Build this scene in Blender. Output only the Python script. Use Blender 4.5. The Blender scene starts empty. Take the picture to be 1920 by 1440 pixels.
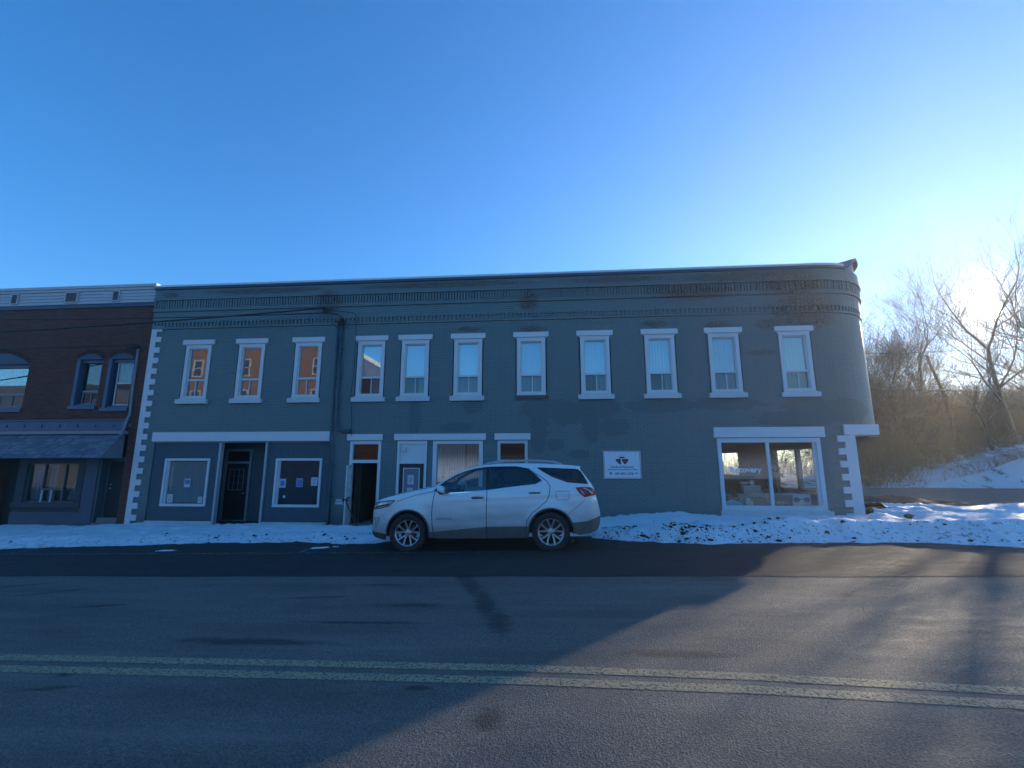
import bpy, bmesh, math, random
from mathutils import Vector, Matrix, noise
from mathutils.geometry import delaunay_2d_cdt
random.seed(11)
R = math.radians
sc = bpy.context.scene
col = sc.collection

# ------------------------------------------------------------------ camera
cam_d = bpy.data.cameras.new('camera')
cam = bpy.data.objects.new('camera', cam_d)
col.objects.link(cam)
cam.location = (0, -14, 1.642)
cam.rotation_euler = (R(90 + 10.02), 0, R(4.72))
cam_d.sensor_width = 36
cam_d.lens = 838 / 1920 * 36
cam_d.clip_end = 2000
cam_d.clip_start = .05
sc.camera = cam

# ------------------------------------------------------------------ sky, sun, exposure
SUN_EL, SUN_AZ = 13.3, 43.4          # azimuth from +Y towards +X
world = bpy.data.worlds.new('World')
sc.world = world
world.use_nodes = True
wn, wl = world.node_tree.nodes, world.node_tree.links
wn.clear()
sky = wn.new('ShaderNodeTexSky')
sky.sky_type = 'NISHITA'
sky.sun_disc = False
sky.sun_elevation = R(SUN_EL)
sky.sun_rotation = R(SUN_AZ)
sky.altitude = 100
sky.air_density = 1.0
sky.dust_density = 0.0
sky.ozone_density = 3.0
tint = wn.new('ShaderNodeMix'); tint.data_type = 'RGBA'; tint.blend_type = 'MULTIPLY'
tint.inputs['Factor'].default_value = 1
wl.new(sky.outputs[0], tint.inputs['A'])
tint.inputs['B'].default_value = (.64, .845, 1.05, 1)
bg = wn.new('ShaderNodeBackground'); bg.inputs['Strength'].default_value = 0.15
hs = wn.new('ShaderNodeHueSaturation'); hs.inputs['Saturation'].default_value = 1.16
wl.new(tint.outputs['Result'], hs.inputs['Color'])
wl.new(hs.outputs[0], bg.inputs['Color'])
sd = Vector((math.sin(R(SUN_AZ)) * math.cos(R(SUN_EL)), math.cos(R(SUN_AZ)) * math.cos(R(SUN_EL)), math.sin(R(SUN_EL))))
# the sun's own disc and the bright air around it, placed in the sky by world direction
geo = wn.new('ShaderNodeTexCoord')
nrm = wn.new('ShaderNodeVectorMath'); nrm.operation = 'NORMALIZE'
wl.new(geo.outputs['Generated'], nrm.inputs[0])
dot = wn.new('ShaderNodeVectorMath'); dot.operation = 'DOT_PRODUCT'
wl.new(nrm.outputs[0], dot.inputs[0]); dot.inputs[1].default_value = sd
def wmath(op, a, b):
    n = wn.new('ShaderNodeMath'); n.operation = op
    for i, v in enumerate((a, b)):
        if isinstance(v, (int, float)): n.inputs[i].default_value = v
        else: wl.new(v, n.inputs[i])
    return n.outputs[0]
d0 = wmath('MAXIMUM', dot.outputs['Value'], 0)
g1 = wmath('MULTIPLY', wmath('POWER', d0, 6), .0)
g2 = wmath('MULTIPLY', wmath('POWER', d0, 180), .06)
g3 = wmath('MULTIPLY', wmath('POWER', d0, 1200), 1.3)
disc = wmath('MULTIPLY', wmath('GREATER_THAN', dot.outputs['Value'], math.cos(R(.9))), 14.0)
gs = wmath('ADD', wmath('ADD', g1, g2), wmath('ADD', g3, disc))
bg2 = wn.new('ShaderNodeBackground'); bg2.inputs['Color'].default_value = (1, .90, .70, 1)
wl.new(gs, bg2.inputs['Strength'])
add = wn.new('ShaderNodeAddShader')
wl.new(bg.outputs[0], add.inputs[0]); wl.new(bg2.outputs[0], add.inputs[1])
wo = wn.new('ShaderNodeOutputWorld')
wl.new(add.outputs[0], wo.inputs['Surface'])

sun_d = bpy.data.lights.new('sun', 'SUN')
sun_d.energy = 5.0
sun_d.angle = R(.5)
sun_d.color = (1, .84, .62)
sun = bpy.data.objects.new('sun', sun_d)
col.objects.link(sun)
sun.rotation_euler = (-sd).to_track_quat('-Z', 'Y').to_euler()
sun.location = sd * 60

sc.view_settings.view_transform = 'Standard'
sc.view_settings.look = 'None'
sc.view_settings.exposure = 1.06
sc.view_settings.gamma = 1
sc.cycles.max_bounces = 8
sc.cycles.transparent_max_bounces = 16

# ------------------------------------------------------------------ object helpers
class MB:
    """collects faces; build() links them as one mesh object"""
    def __init__(s): s.v = []; s.f = []; s.uv = {}
    def face(s, pts, uv=None):
        i = len(s.v); s.v += [tuple(p) for p in pts]
        if uv:
            for k, u in enumerate(uv): s.uv[i + k] = u
        s.f.append(tuple(range(i, i + len(pts))))
    def box(s, x0, x1, y0, y1, z0, z1):
        i = len(s.v)
        s.v += [(x0,y0,z0),(x1,y0,z0),(x1,y1,z0),(x0,y1,z0),(x0,y0,z1),(x1,y0,z1),(x1,y1,z1),(x0,y1,z1)]
        for q in ((0,3,2,1),(4,5,6,7),(0,1,5,4),(1,2,6,5),(2,3,7,6),(3,0,4,7)): s.f.append(tuple(i+k for k in q))
        return s
    def obox(s, c, dx, dy, dz, rz=0, rx=0, ry=0):
        m = Matrix.Rotation(rz, 4, 'Z') @ Matrix.Rotation(ry, 4, 'Y') @ Matrix.Rotation(rx, 4, 'X')
        i = len(s.v)
        for z in (-dz/2, dz/2):
            for x, y in ((-dx/2,-dy/2),(dx/2,-dy/2),(dx/2,dy/2),(-dx/2,dy/2)):
                s.v.append(tuple(Vector(c) + m @ Vector((x, y, z))))
        for q in ((0,3,2,1),(4,5,6,7),(0,1,5,4),(1,2,6,5),(2,3,7,6),(3,0,4,7)): s.f.append(tuple(i+k for k in q))
        return s
    def tube(s, pts, r, n=8, cap=True):
        pts = [Vector(p) for p in pts]
        rs = r if isinstance(r, (list, tuple)) else [r]*len(pts)
        i0 = len(s.v); up = None
        for k, p in enumerate(pts):
            a = pts[max(k-1, 0)]; b = pts[min(k+1, len(pts)-1)]
            t = (b - a).normalized()
            if up is None: up = t.orthogonal().normalized()
            else:
                up = (up - t*up.dot(t))
                up = up.normalized() if up.length > 1e-6 else t.orthogonal().normalized()
            w = t.cross(up)
            for j in range(n):
                an = 2*math.pi*j/n
                s.v.append(tuple(p + (up*math.cos(an) + w*math.sin(an))*rs[k]))
        for k in range(len(pts)-1):
            for j in range(n):
                a = i0+k*n+j; b = i0+k*n+(j+1) % n
                s.f.append((a, b, b+n, a+n))
        if cap:
            s.f.append(tuple(i0+j for j in range(n))[::-1])
            s.f.append(tuple(i0+(len(pts)-1)*n+j for j in range(n)))
        return s
    def lathe(s, c, axis_y, prof, n=40):
        """profile of (radius, y offset) round a Y axis through c; axis_y = +-1"""
        i0 = len(s.v)
        for r_, y in prof:
            for j in range(n):
                a = 2*math.pi*j/n
                s.v.append((c[0]+r_*math.cos(a), c[1]+axis_y*y, c[2]+r_*math.sin(a)))
        for k in range(len(prof)-1):
            for j in range(n):
                a = i0+k*n+j; b = i0+k*n+(j+1) % n
                s.f.append((a, b, b+n, a+n))
        return s
    def build(s, name, m, parent=None, smooth=False):
        me = bpy.data.meshes.new(name)
        me.from_pydata(s.v, [], s.f)
        if s.uv:
            l = me.uv_layers.new(name='UVMap')
            for lp in me.loops:
                l.data[lp.index].uv = s.uv.get(lp.vertex_index, (0, 0))
        me.materials.append(m)
        if smooth: me.polygons.foreach_set('use_smooth', [True]*len(me.polygons))
        me.update()
        return link(name, me, parent)

def link(name, data, parent=None):
    o = bpy.data.objects.new(name, data)
    col.objects.link(o)
    if parent: adopt(o, parent)
    return o
def world_loc(o):
    l = Vector(o.location)
    return l
def adopt(o, parent):
    o.parent = parent
    # meshes are written in world metres: undo the translation of every ancestor
    t = Vector((0, 0, 0)); q = parent
    while q is not None:
        t += Vector(q.location); q = q.parent
    # ancestors' own inverse matrices already cancel, so only the top thing's location counts
    top = parent
    while top.parent: top = top.parent
    o.matrix_parent_inverse = Matrix.Translation(-Vector(top.location)) if parent is top else Matrix.Identity(4)
def tag(o, label=None, cat=None, group=None, kind=None):
    if label: o['label'] = label
    if cat: o['category'] = cat
    if group: o['group'] = group
    if kind: o['kind'] = kind
    return o
def thing(name, label, cat, loc, group=None):
    o = bpy.data.objects.new(name, None)
    o.empty_display_size = .2
    col.objects.link(o); o.location = loc
    return tag(o, label, cat, group)
def text_mesh(name, s, size, m, loc, parent=None, ext=.002, align='CENTER', bold=0, rot=(math.pi/2, 0, 0), sx=1):
    c = bpy.data.curves.new(name, 'FONT')
    c.body = s; c.size = size; c.extrude = ext; c.align_x = align; c.align_y = 'CENTER'; c.offset = bold
    c.resolution_u = 3
    t = bpy.data.objects.new(name, c)
    col.objects.link(t)
    t.rotation_euler = rot; t.location = loc; t.scale = (sx, 1, 1)
    bpy.context.view_layer.update()
    me = bpy.data.meshes.new_from_object(t)
    me.transform(t.matrix_world)
    bpy.data.objects.remove(t)
    me.materials.clear(); me.materials.append(m)
    return link(name, me, parent)

# ------------------------------------------------------------------ material helpers
class NT:
    def __init__(s, name):
        s.m = bpy.data.materials.new(name); s.m.use_nodes = True
        s.t = s.m.node_tree; s.n = s.t.nodes; s.l = s.t.links
        s.n.clear()
        s.out = s.n.new('ShaderNodeOutputMaterial')
        s.tc = s.n.new('ShaderNodeTexCoord')
        s.obj = s.tc.outputs['Object']; s.uv = s.tc.outputs['UV']
    def put(s, sock, v):
        if isinstance(v, (int, float)): sock.default_value = v
        elif isinstance(v, (tuple, list)):
            sock.default_value = (*v, 1) if (len(v) == 3 and sock.type == 'RGBA') else v
        else: s.l.new(v, sock)
    def math(s, op, a, b=0., c=None, clamp=False):
        n = s.n.new('ShaderNodeMath'); n.operation = op; n.use_clamp = clamp
        s.put(n.inputs[0], a); s.put(n.inputs[1], b)
        if c is not None: s.put(n.inputs[2], c)
        return n.outputs[0]
    def mix(s, f, a, b, mode='MIX'):
        n = s.n.new('ShaderNodeMix'); n.data_type = 'RGBA'; n.blend_type = mode
        s.put(n.inputs['Factor'], f); s.put(n.inputs['A'], a); s.put(n.inputs['B'], b)
        return n.outputs['Result']
    def vmap(s, v, scale=(1, 1, 1), loc=(0, 0, 0), rot=(0, 0, 0)):
        n = s.n.new('ShaderNodeMapping'); s.l.new(v, n.inputs['Vector'])
        n.inputs['Scale'].default_value = scale; n.inputs['Location'].default_value = loc; n.inputs['Rotation'].default_value = rot
        return n.outputs[0]
    def noise(s, v, scale=5, detail=4, rough=.55, dist=0):
        n = s.n.new('ShaderNodeTexNoise'); s.l.new(v, n.inputs['Vector'])
        n.inputs['Scale'].default_value = scale; n.inputs['Detail'].default_value = detail
        n.inputs['Roughness'].default_value = rough; n.inputs['Distortion'].default_value = dist
        return n.outputs['Fac']
    def voro(s, v, scale=5, feat='F1', out='Distance'):
        n = s.n.new('ShaderNodeTexVoronoi'); n.feature = feat; s.l.new(v, n.inputs['Vector'])
        n.inputs['Scale'].default_value = scale
        return n.outputs[out]
    def step(s, v, a, b):
        n = s.n.new('ShaderNodeMapRange'); n.interpolation_type = 'SMOOTHSTEP'
        s.put(n.inputs['Value'], v); n.inputs['From Min'].default_value = a; n.inputs['From Max'].default_value = b
        return n.outputs[0]
    def rng(s, v, a, b, c, d):
        n = s.n.new('ShaderNodeMapRange'); s.put(n.inputs['Value'], v)
        for k, x in zip(('From Min', 'From Max', 'To Min', 'To Max'), (a, b, c, d)): n.inputs[k].default_value = x
        return n.outputs[0]
    def sep(s, v):
        n = s.n.new('ShaderNodeSeparateXYZ'); s.l.new(v, n.inputs[0]); return n.outputs
    def comb(s, x, y, z=0.):
        n = s.n.new('ShaderNodeCombineXYZ')
        for i, q in enumerate((x, y, z)): s.put(n.inputs[i], q)
        return n.outputs[0]
    def bump(s, h, strength=.5, dist=.01, prev=None):
        n = s.n.new('ShaderNodeBump'); n.inputs['Strength'].default_value = strength; n.inputs['Distance'].default_value = dist
        s.l.new(h, n.inputs['Height'])
        if prev is not None: s.l.new(prev, n.inputs['Normal'])
        return n.outputs[0]
    def blob(s, x, y, cx, cy, rx, ry, wob, rot=0., amp=.6, soft=.25):
        """ragged ellipse mask (1 inside) around (cx, cy); wob = a noise socket 0..1"""
        dx = s.math('SUBTRACT', x, cx); dy = s.math('SUBTRACT', y, cy)
        if rot:
            c_, s_ = math.cos(rot), math.sin(rot)
            ax = s.math('ADD', s.math('MULTIPLY', dx, c_), s.math('MULTIPLY', dy, s_))
            ay = s.math('SUBTRACT', s.math('MULTIPLY', dy, c_), s.math('MULTIPLY', dx, s_))
            dx, dy = ax, ay
        dx = s.math('DIVIDE', dx, rx); dy = s.math('DIVIDE', dy, ry)
        d = s.math('SQRT', s.math('ADD', s.math('MULTIPLY', dx, dx), s.math('MULTIPLY', dy, dy)))
        d = s.math('ADD', d, s.math('MULTIPLY', s.math('SUBTRACT', wob, .5), amp*2))
        return s.math('SUBTRACT', 1., s.step(d, 1-soft, 1+soft*.3))
    def principled(s, color, rough=.6, normal=None, metal=0., spec=.5, **kw):
        b = s.n.new('ShaderNodeBsdfPrincipled')
        s.put(b.inputs['Base Color'], color); s.put(b.inputs['Roughness'], rough); s.put(b.inputs['Metallic'], metal)
        s.put(b.inputs['Specular IOR Level'], spec)
        if normal is not None: s.l.new(normal, b.inputs['Normal'])
        for k, v in kw.items(): s.put(b.inputs[k], v)
        return b
    def done(s, shader):
        s.l.new(shader.outputs[0] if hasattr(shader, 'outputs') else shader, s.out.inputs['Surface'])
        return s.m

def simple(name, color, rough=.6, metal=0., var=.12, nscale=6, bump=.15, bscale=40, spec=.5, bdist=.004):
    t = NT(name)
    nz = t.noise(t.obj, nscale, 5)
    c = t.mix(nz, tuple(c_*(1-var) for c_ in color), tuple(min(1, c_*(1+var)) for c_ in color))
    n = t.bump(t.noise(t.obj, bscale, 3), bump, bdist) if bump else None
    return t.done(t.principled(c, t.rng(nz, .3, .7, rough*.92, min(1, rough*1.08)), n, metal, spec))

def g_road(x):                       # the street climbs gently to the right
    return .019 * max(-45, min(x, 8.8))
# ------------------------------------------------------------------ materials
def brick_nodes(t, v, mortar=.007, w=.215, h=.0677, off=.5):
    n = t.n.new('ShaderNodeTexBrick'); t.l.new(v, n.inputs['Vector'])
    n.inputs['Scale'].default_value = 1
    n.inputs['Brick Width'].default_value = w; n.inputs['Row Height'].default_value = h
    n.inputs['Mortar Size'].default_value = mortar; n.inputs['Mortar Smooth'].default_value = .4
    n.inputs['Color1'].default_value = (0, 0, 0, 1); n.inputs['Color2'].default_value = (1, 1, 1, 1)
    n.inputs['Mortar'].default_value = (.5, .5, .5, 1)
    n.offset = off
    return n.outputs['Color'], n.outputs['Fac']      # per-brick shade, 1 in the joints

def painted_brick():
    t = NT('painted_brick')
    bc, bf = brick_nodes(t, t.uv)
    xyz = t.sep(t.uv); x, z = xyz[0], xyz[1]
    big = t.noise(t.uv, .55, 3); mid = t.noise(t.uv, 3.2, 5, .6); fine = t.noise(t.vmap(t.uv, (4, 14, 1)), 3, 5, .65)
    wob = t.noise(t.vmap(t.uv, (1, 1.6, 1)), 3.6, 7, .72)
    paint = t.mix(big, (.128, .194, .196), (.156, .224, .224))
    paint = t.mix(t.math('MULTIPLY', mid, .5), paint, (.136, .198, .206))
    runs = t.step(t.noise(t.vmap(t.uv, (5.5, .35, 1)), 1.6, 6, .65), .50, .80)
    paint = t.mix(t.math('MULTIPLY', runs, .32), paint, (.050, .088, .095))
    chalk = t.step(t.noise(t.vmap(t.uv, (1, 5, 1)), 1.9, 7, .75), .52, .72)
    paint = t.mix(t.math('MULTIPLY', chalk, .25), paint, (.15, .20, .20))
    # repainted darker patches and run-off below the upper sills
    patch = None
    for (cx, cy, rx, ry) in ((-4.3,3.1,.22,.75),(-2.4,3.45,.35,.28),(-.1,3.3,.9,.35),(.55,3.2,.65,.42),(-.3,2.95,.3,.8),(1.5,3.35,.75,.42),
                             (1.3,2.9,.28,.7),(3.4,3.4,1.1,.25),(5.4,3.42,1.2,.2),(7.7,3.3,.7,.45),(2.0,2.75,.5,.3),(-2.95,2.75,.6,.16),(-.35,2.3,.25,.4),
                             (7.4,2.95,1.3,.28),(8.9,3.2,.9,.4),(.2,2.2,.3,.2),(.9,1.9,.35,.15)):
        m = t.blob(x, z, cx, cy, rx, ry, wob, amp=.75, soft=.18)
        patch = m if patch is None else t.math('MAXIMUM', patch, m)
    paint = t.mix(t.math('MULTIPLY', patch, .55), paint, (.074, .108, .120))
    # old flaked paint: bare brick on the cornice, at the corner and over the lintels
    flake = t.math('MULTIPLY', t.math('GREATER_THAN', fine, .50), 1)
    zone = None
    for (cx, cy, rx, ry) in ((7.6,7.2,1.1,.5),(7.9,6.4,1.1,.5),(8.0,6.0,.9,.35),(6.2,7.45,2.2,.2),(-.6,6.85,.35,.4),(-7.4,7.0,.5,.5),
                             (5.3,5.92,.55,.13),(3.4,6.0,.45,.12),(-.5,5.93,.5,.14),(2.4,7.5,2.0,.12),(-9.6,7.5,2.5,.12),(-3.5,7.5,3.4,.12),(-13.2,7.45,.35,.12),
                             (-2.6,5.98,.5,.1),(6.6,5.0,.5,.1),(6.9,5.9,.5,.2),(4.6,7.0,1.5,.3)):
        m = t.blob(x, z, cx, cy, rx, ry, wob, amp=.7, soft=.5)
        zone = m if zone is None else t.math('MAXIMUM', zone, m)
    fl = t.math('MULTIPLY', zone, t.step(fine, .44, .49))
    spots = t.math('MULTIPLY', t.step(t.noise(t.vmap(t.uv, (1, 3, 1)), 4.2, 6, .7), .655, .69), 1)
    fl = t.math('MAXIMUM', fl, spots)
    bare = t.mix(bc, (.10, .060, .048), (.17, .11, .09))
    colr = t.mix(t.math('MULTIPLY', fl, .85), paint, bare)
    colr = t.mix(t.math('MULTIPLY', bf, .62), colr, (.045, .072, .078))
    colr = t.mix(t.math('MULTIPLY', bc, .26), colr, (.12, .17, .18))
    # street grime on the lowest courses
    gr = t.math('MULTIPLY', t.math('SUBTRACT', 1., t.step(t.math('ADD', z, t.math('MULTIPLY', mid, .5)), -.1, .75)), .45)
    colr = t.mix(gr, colr, (.075, .085, .08))
    h = t.math('SUBTRACT', t.math('MULTIPLY', fine, .25), bf)
    h = t.math('SUBTRACT', h, t.math('MULTIPLY', fl, .5))
    return t.done(t.principled(colr, t.rng(fl, 0, 1, .52, .85), t.bump(h, 1.0, .014), spec=.4))

def red_brick(name='red_brick', c1=(.115, .038, .027), c2=(.185, .066, .044), mortar=(.12, .10, .09), coord='uv', bs=1.):
    t = NT(name)
    v = t.uv if coord == 'uv' else t.comb(t.sep(t.obj)[0], t.sep(t.obj)[2])
    if bs != 1.: v = t.vmap(v, (1/bs, 1/bs, 1))
    bc, bf = brick_nodes(t, v)
    c = t.mix(bc, c1, c2)
    nz = t.noise(v, 1.3, 5)
    c = t.mix(t.math('MULTIPLY', nz, .5), c, tuple(q*.6 for q in c1))
    c = t.mix(t.math('MULTIPLY', bf, .8), c, mortar)
    h = t.math('SUBTRACT', t.math('MULTIPLY', t.noise(v, 25, 3), .3), bf)
    return t.done(t.principled(c, .85, t.bump(h, .6, .008), spec=.2))

def trim_paint(name='white_trim', base=(.68, .69, .70), wear=.55, flake_c=(.16, .13, .11)):
    t = NT(name)
    a = t.noise(t.obj, 1.7, 5); b = t.noise(t.vmap(t.obj, (5, 5, 14)), 4, 6, .7); st = t.noise(t.vmap(t.obj, (14, 14, .8)), 2, 4)
    c = t.mix(a, base, tuple(q*.86 for q in base))
    c = t.mix(t.math('MULTIPLY', t.step(st, .55, .85), .35), c, (.42, .40, .36))
    fl = t.step(b, .62+.2*(1-wear), .66+.2*(1-wear))
    c = t.mix(fl, c, flake_c)
    return t.done(t.principled(c, .45, t.bump(t.math('SUBTRACT', t.noise(t.obj, 60, 3), fl), .25, .004), spec=.4))

def asphalt(name, lo, hi, wet=False):
    t = NT(name)
    xyz = t.sep(t.obj); x, y = xyz[0], xyz[1]
    agg = t.voro(t.obj, 80); agg2 = t.noise(t.obj, 52, 5, .8); big = t.noise(t.vmap(t.obj, (.35, 1.3, 1)), 1.2, 5, .6)
    mid = t.noise(t.vmap(t.obj, (1, 3, 1)), 2.2, 6, .65)
    c = t.mix(t.step(agg2, .32, .68), lo, hi)
    c = t.mix(t.math('MULTIPLY', t.step(agg, .35, .75), .45), c, tuple(min(1, q*1.7) for q in hi))
    c = t.mix(t.math('MULTIPLY', t.step(big, .35, .75), .38), c, tuple(q*.55 for q in lo))
    # road salt bleaching in long streaks
    salt = t.step(t.noise(t.vmap(t.obj, (.16, 1.6, 1)), 1.6, 5, .6), .48, .75)
    c = t.mix(t.math('MULTIPLY', salt, .35), c, tuple(min(1, q*1.45+.01) for q in hi))
    rough = t.rng(mid, .3, .75, .68, .86)
    if not wet:
        wob = t.noise(t.vmap(t.obj, (1, 2.5, 1)), 4.5, 8, .8)
        dk = None
        for (cx, cy, rx, ry, rot) in ((-1.33,-6.95,.16,.75,.35),(-1.1,-7.5,.14,.6,.3),(-.80,-8.3,.14,.75,.22),(-.56,-8.95,.15,.5,.15),(-.42,-10.77,.13,.16,0),
                                      (-2.9,-9.55,.9,.10,-.03),(-4.0,-10.26,.10,.07,.2),(-1.0,-10.38,.12,.05,0),
                                      (-6.9,-7.9,.5,.05,.5),(-7.9,-7.6,.6,.05,.4),(-8.6,-8.4,.5,.05,.4),(-5.6,-8.5,.35,.05,.2),(-1.7,-8.4,.5,.09,0),(-3.0,-8.1,.5,.05,.1),
                                      (-2.3,-7.5,.4,.05,0),(-2.0,-9.0,.8,.05,0),(-3.9,-10.5,.25,.04,.2),(1.1,-9.7,.5,.1,0)):
            m = t.blob(x, y, cx, cy, rx, ry, wob, rot, 1.2, .6)
            dk = m if dk is None else t.math('MAXIMUM', dk, m)
        c = t.mix(t.math('MULTIPLY', dk, .62), c, (.016, .016, .017))
        tread = t.math('MULTIPLY', t.step(t.noise(t.vmap(t.obj, (1, 14, 1)), 1.1, 5, .8), .60, .68), .3)
        c = t.mix(tread, c, tuple(q*.5 for q in lo))
        # crumbs and small dark spots
        sp = t.step(t.noise(t.vmap(t.obj, (1, 2.2, 1)), 3.1, 6, .75), .69, .74)
        c = t.mix(t.math('MULTIPLY', sp, .6), c, (.018, .018, .02))
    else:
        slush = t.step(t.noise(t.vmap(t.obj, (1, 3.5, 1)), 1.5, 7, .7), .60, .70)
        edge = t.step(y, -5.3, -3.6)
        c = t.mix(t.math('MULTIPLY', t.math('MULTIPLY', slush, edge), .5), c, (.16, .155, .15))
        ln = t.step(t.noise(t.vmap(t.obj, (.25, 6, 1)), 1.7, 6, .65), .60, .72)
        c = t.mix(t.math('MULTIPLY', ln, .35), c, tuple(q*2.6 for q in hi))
    h = t.math('ADD', t.math('MULTIPLY', agg, .8), t.math('MULTIPLY', agg2, .9))
    n = t.bump(h, .85 if not wet else .5, .015)
    return t.done(t.principled(c, rough, n, spec=.4 if wet else .32))

def snow_mat(name='snow', dirt=.5):
    t = NT(name)
    a = t.noise(t.obj, 2.1, 6, .65); b = t.noise(t.obj, 9, 6, .75); f = t.noise(t.obj, 45, 4)
    xyz = t.sep(t.obj)
    c = t.mix(a, (.80, .82, .84), (.70, .72, .75))
    near = t.math('SUBTRACT', 1., t.step(xyz[1], -4.6, -2.2))       # the plough throws dirt on the street side
    thr = t.math('SUBTRACT', b, t.math('MULTIPLY', near, .20*dirt))
    d1 = t.math('SUBTRACT', 1., t.step(thr, .285, .36))
    d2 = t.math('MULTIPLY', t.math('MULTIPLY', near, dirt), t.step(a, .45, .7))
    c = t.mix(t.math('MULTIPLY', d2, .35), c, (.36, .32, .28))
    c = t.mix(t.math('MULTIPLY', d1, .75), c, (.10, .085, .07))
    n = t.bump(t.math('ADD', b, t.math('MULTIPLY', f, .3)), .5, .03)
    return t.done(t.principled(c, .55, n, spec=.3, **{'Subsurface Weight': 0.}))

def glass_mat(name, refl=.12, tintc=(.9, .95, .95), wav=.0):
    t = NT(name)
    gl = t.n.new('ShaderNodeBsdfGlossy'); gl.inputs['Roughness'].default_value = .015
    gl.inputs['Color'].default_value = (.95, .97, 1, 1)
    tr = t.n.new('ShaderNodeBsdfTransparent'); tr.inputs['Color'].default_value = (*tintc, 1)
    fr = t.n.new('ShaderNodeFresnel'); gm = t.n.new('ShaderNodeNewGeometry')
    t.l.new(t.rng(gm.outputs['Backfacing'], 0, 1, 1.5, 1/1.5), fr.inputs['IOR'])
    if wav:
        nb = t.bump(t.noise(t.obj, 3.0, 2), wav, .02)
        t.l.new(nb, gl.inputs['Normal'])
    fac = t.math('ADD', fr.outputs[0], refl, clamp=True)
    mx = t.n.new('ShaderNodeMixShader')
    t.l.new(fac, mx.inputs[0]); t.l.new(tr.outputs[0], mx.inputs[1]); t.l.new(gl.outputs[0], mx.inputs[2])
    return t.done(mx)

def fabric(name, color, fold=.0, pitch=.09):
    t = NT(name)
    x = t.sep(t.obj)[0]
    c = t.mix(t.noise(t.obj, 2, 4), color, tuple(q*.8 for q in color))
    n = t.bump(t.noise(t.vmap(t.obj, (12, 12, 1)), 1.5, 3), .5, .03)
    return t.done(t.principled(c, .9, n, spec=.1))

def emit(name, color, s):
    t = NT(name); e = t.n.new('ShaderNodeEmission'); e.inputs[0].default_value = (*color, 1); e.inputs[1].default_value = s
    return t.done(e)

def car_paint():
    t = NT('dusty_white_paint')
    xyz = t.sep(t.obj); z = xyz[2]; x = xyz[0]
    nz = t.noise(t.vmap(t.obj, (1, 1, 2.5)), 3.2, 6, .65); sp = t.noise(t.obj, 28, 5, .75)
    hgt = t.math('SUBTRACT', t.math('ADD', z, t.math('MULTIPLY', t.math('SUBTRACT', nz, .5), .35)), t.math('MULTIPLY', x, .019))
    d = t.math('SUBTRACT', 1., t.step(hgt, .30, 1.0))
    low = t.math('SUBTRACT', 1., t.step(hgt, .20, .46))
    c = t.mix(t.math('MULTIPLY', d, .85), (.76, .77, .78), (.27, .255, .235))
    c = t.mix(t.math('MULTIPLY', low, .6), c, (.24, .225, .20))
    c = t.mix(t.math('MULTIPLY', t.step(sp, .62, .72), t.math('MULTIPLY', d, .5)), c, (.20, .185, .165))
    rough = t.math('ADD', .22, t.math('MULTIPLY', d, .5))
    return t.done(t.principled(c, rough, None, spec=.5, **{'Coat Weight': t.math('SUBTRACT', .6, t.math('MULTIPLY', d, .6), clamp=True), 'Coat Roughness': .08}))

M = {}
M['teal'] = painted_brick()
M['rbrick'] = red_brick()
M['white'] = trim_paint()
M['whiteold'] = trim_paint('weathered_white_trim', (.60, .61, .62), .95)
M['bluetrim'] = trim_paint('blue_trim', (.050, .105, .19), .3, (.05, .05, .06))
M['bluedark'] = simple('dark_blue_board', (.035, .065, .11), .55, var=.2)
M['tealpanel'] = None
def plank_mat():
    t = NT('teal_board')
    x = t.sep(t.obj)[0]
    gr = t.math('PINGPONG', x, .101); g = t.math('SUBTRACT', 1., t.step(gr, .0, .012))
    c = t.mix(t.noise(t.vmap(t.obj, (6, 6, .7)), 2, 5), (.052, .086, .108), (.068, .105, .125))
    c = t.mix(t.math('MULTIPLY', t.step(t.noise(t.obj, 7, 6, .75), .66, .7), .6), c, (.12, .11, .10))
    return t.done(t.principled(c, .6, t.bump(t.math('SUBTRACT', t.math('MULTIPLY', t.noise(t.vmap(t.obj, (30, 30, 2)), 2, 3), .3), g), .7, .01), spec=.3))
M['tealpanel'] = plank_mat()
M['rbrick2'] = red_brick('arch_brick', (.07, .026, .02), (.11, .04, .03), coord='obj')
M['frame_dim2'] = trim_paint('dull_teal_frame', (.075, .10, .115), .4)
M['shadedim'] = fabric('dull_blind', (.22, .26, .32))
M['asphalt'] = asphalt('old_asphalt', (.072, .066, .058), (.195, .172, .146))
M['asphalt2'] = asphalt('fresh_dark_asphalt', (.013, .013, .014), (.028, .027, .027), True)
M['asphalt3'] = asphalt('salted_asphalt', (.085, .082, .078), (.14, .135, .125), True)
M['snow'] = snow_mat()
M['snowclean'] = snow_mat('snow_on_hill', .15)
M['glass'] = glass_mat('window_glass', .12)
M['glassd'] = glass_mat('dark_entrance_glass', .03, (.35, .35, .36))
M['glassr'] = glass_mat('mirroring_glass', .26, (.7, .72, .72), .015)
M['shopglass'] = glass_mat('shop_glass', .03, (.93, .95, .94))
M['glassf'] = glass_mat('shopfront_glass', -.03, (.93, .95, .94))
M['glassl'] = glass_mat('lower_sash_glass', .01, (.8, .85, .86))
M['glassd2'] = glass_mat('faint_mirroring_glass', .02, (.8, .8, .8), .02)
M['tanreflect'] = fabric('tan_reflection', (.26, .20, .15))  # brown reflections in the arched panes, put into a cloth colour
M['frame_mid'] = trim_paint('greyed_white_trim', (.42, .44, .46), .9)
M['lace'] = fabric('lace_curtain', (.36, .40, .43))
M['tintglass'] = glass_mat('dark_tinted_glass', .02, (.10, .10, .11))
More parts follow.
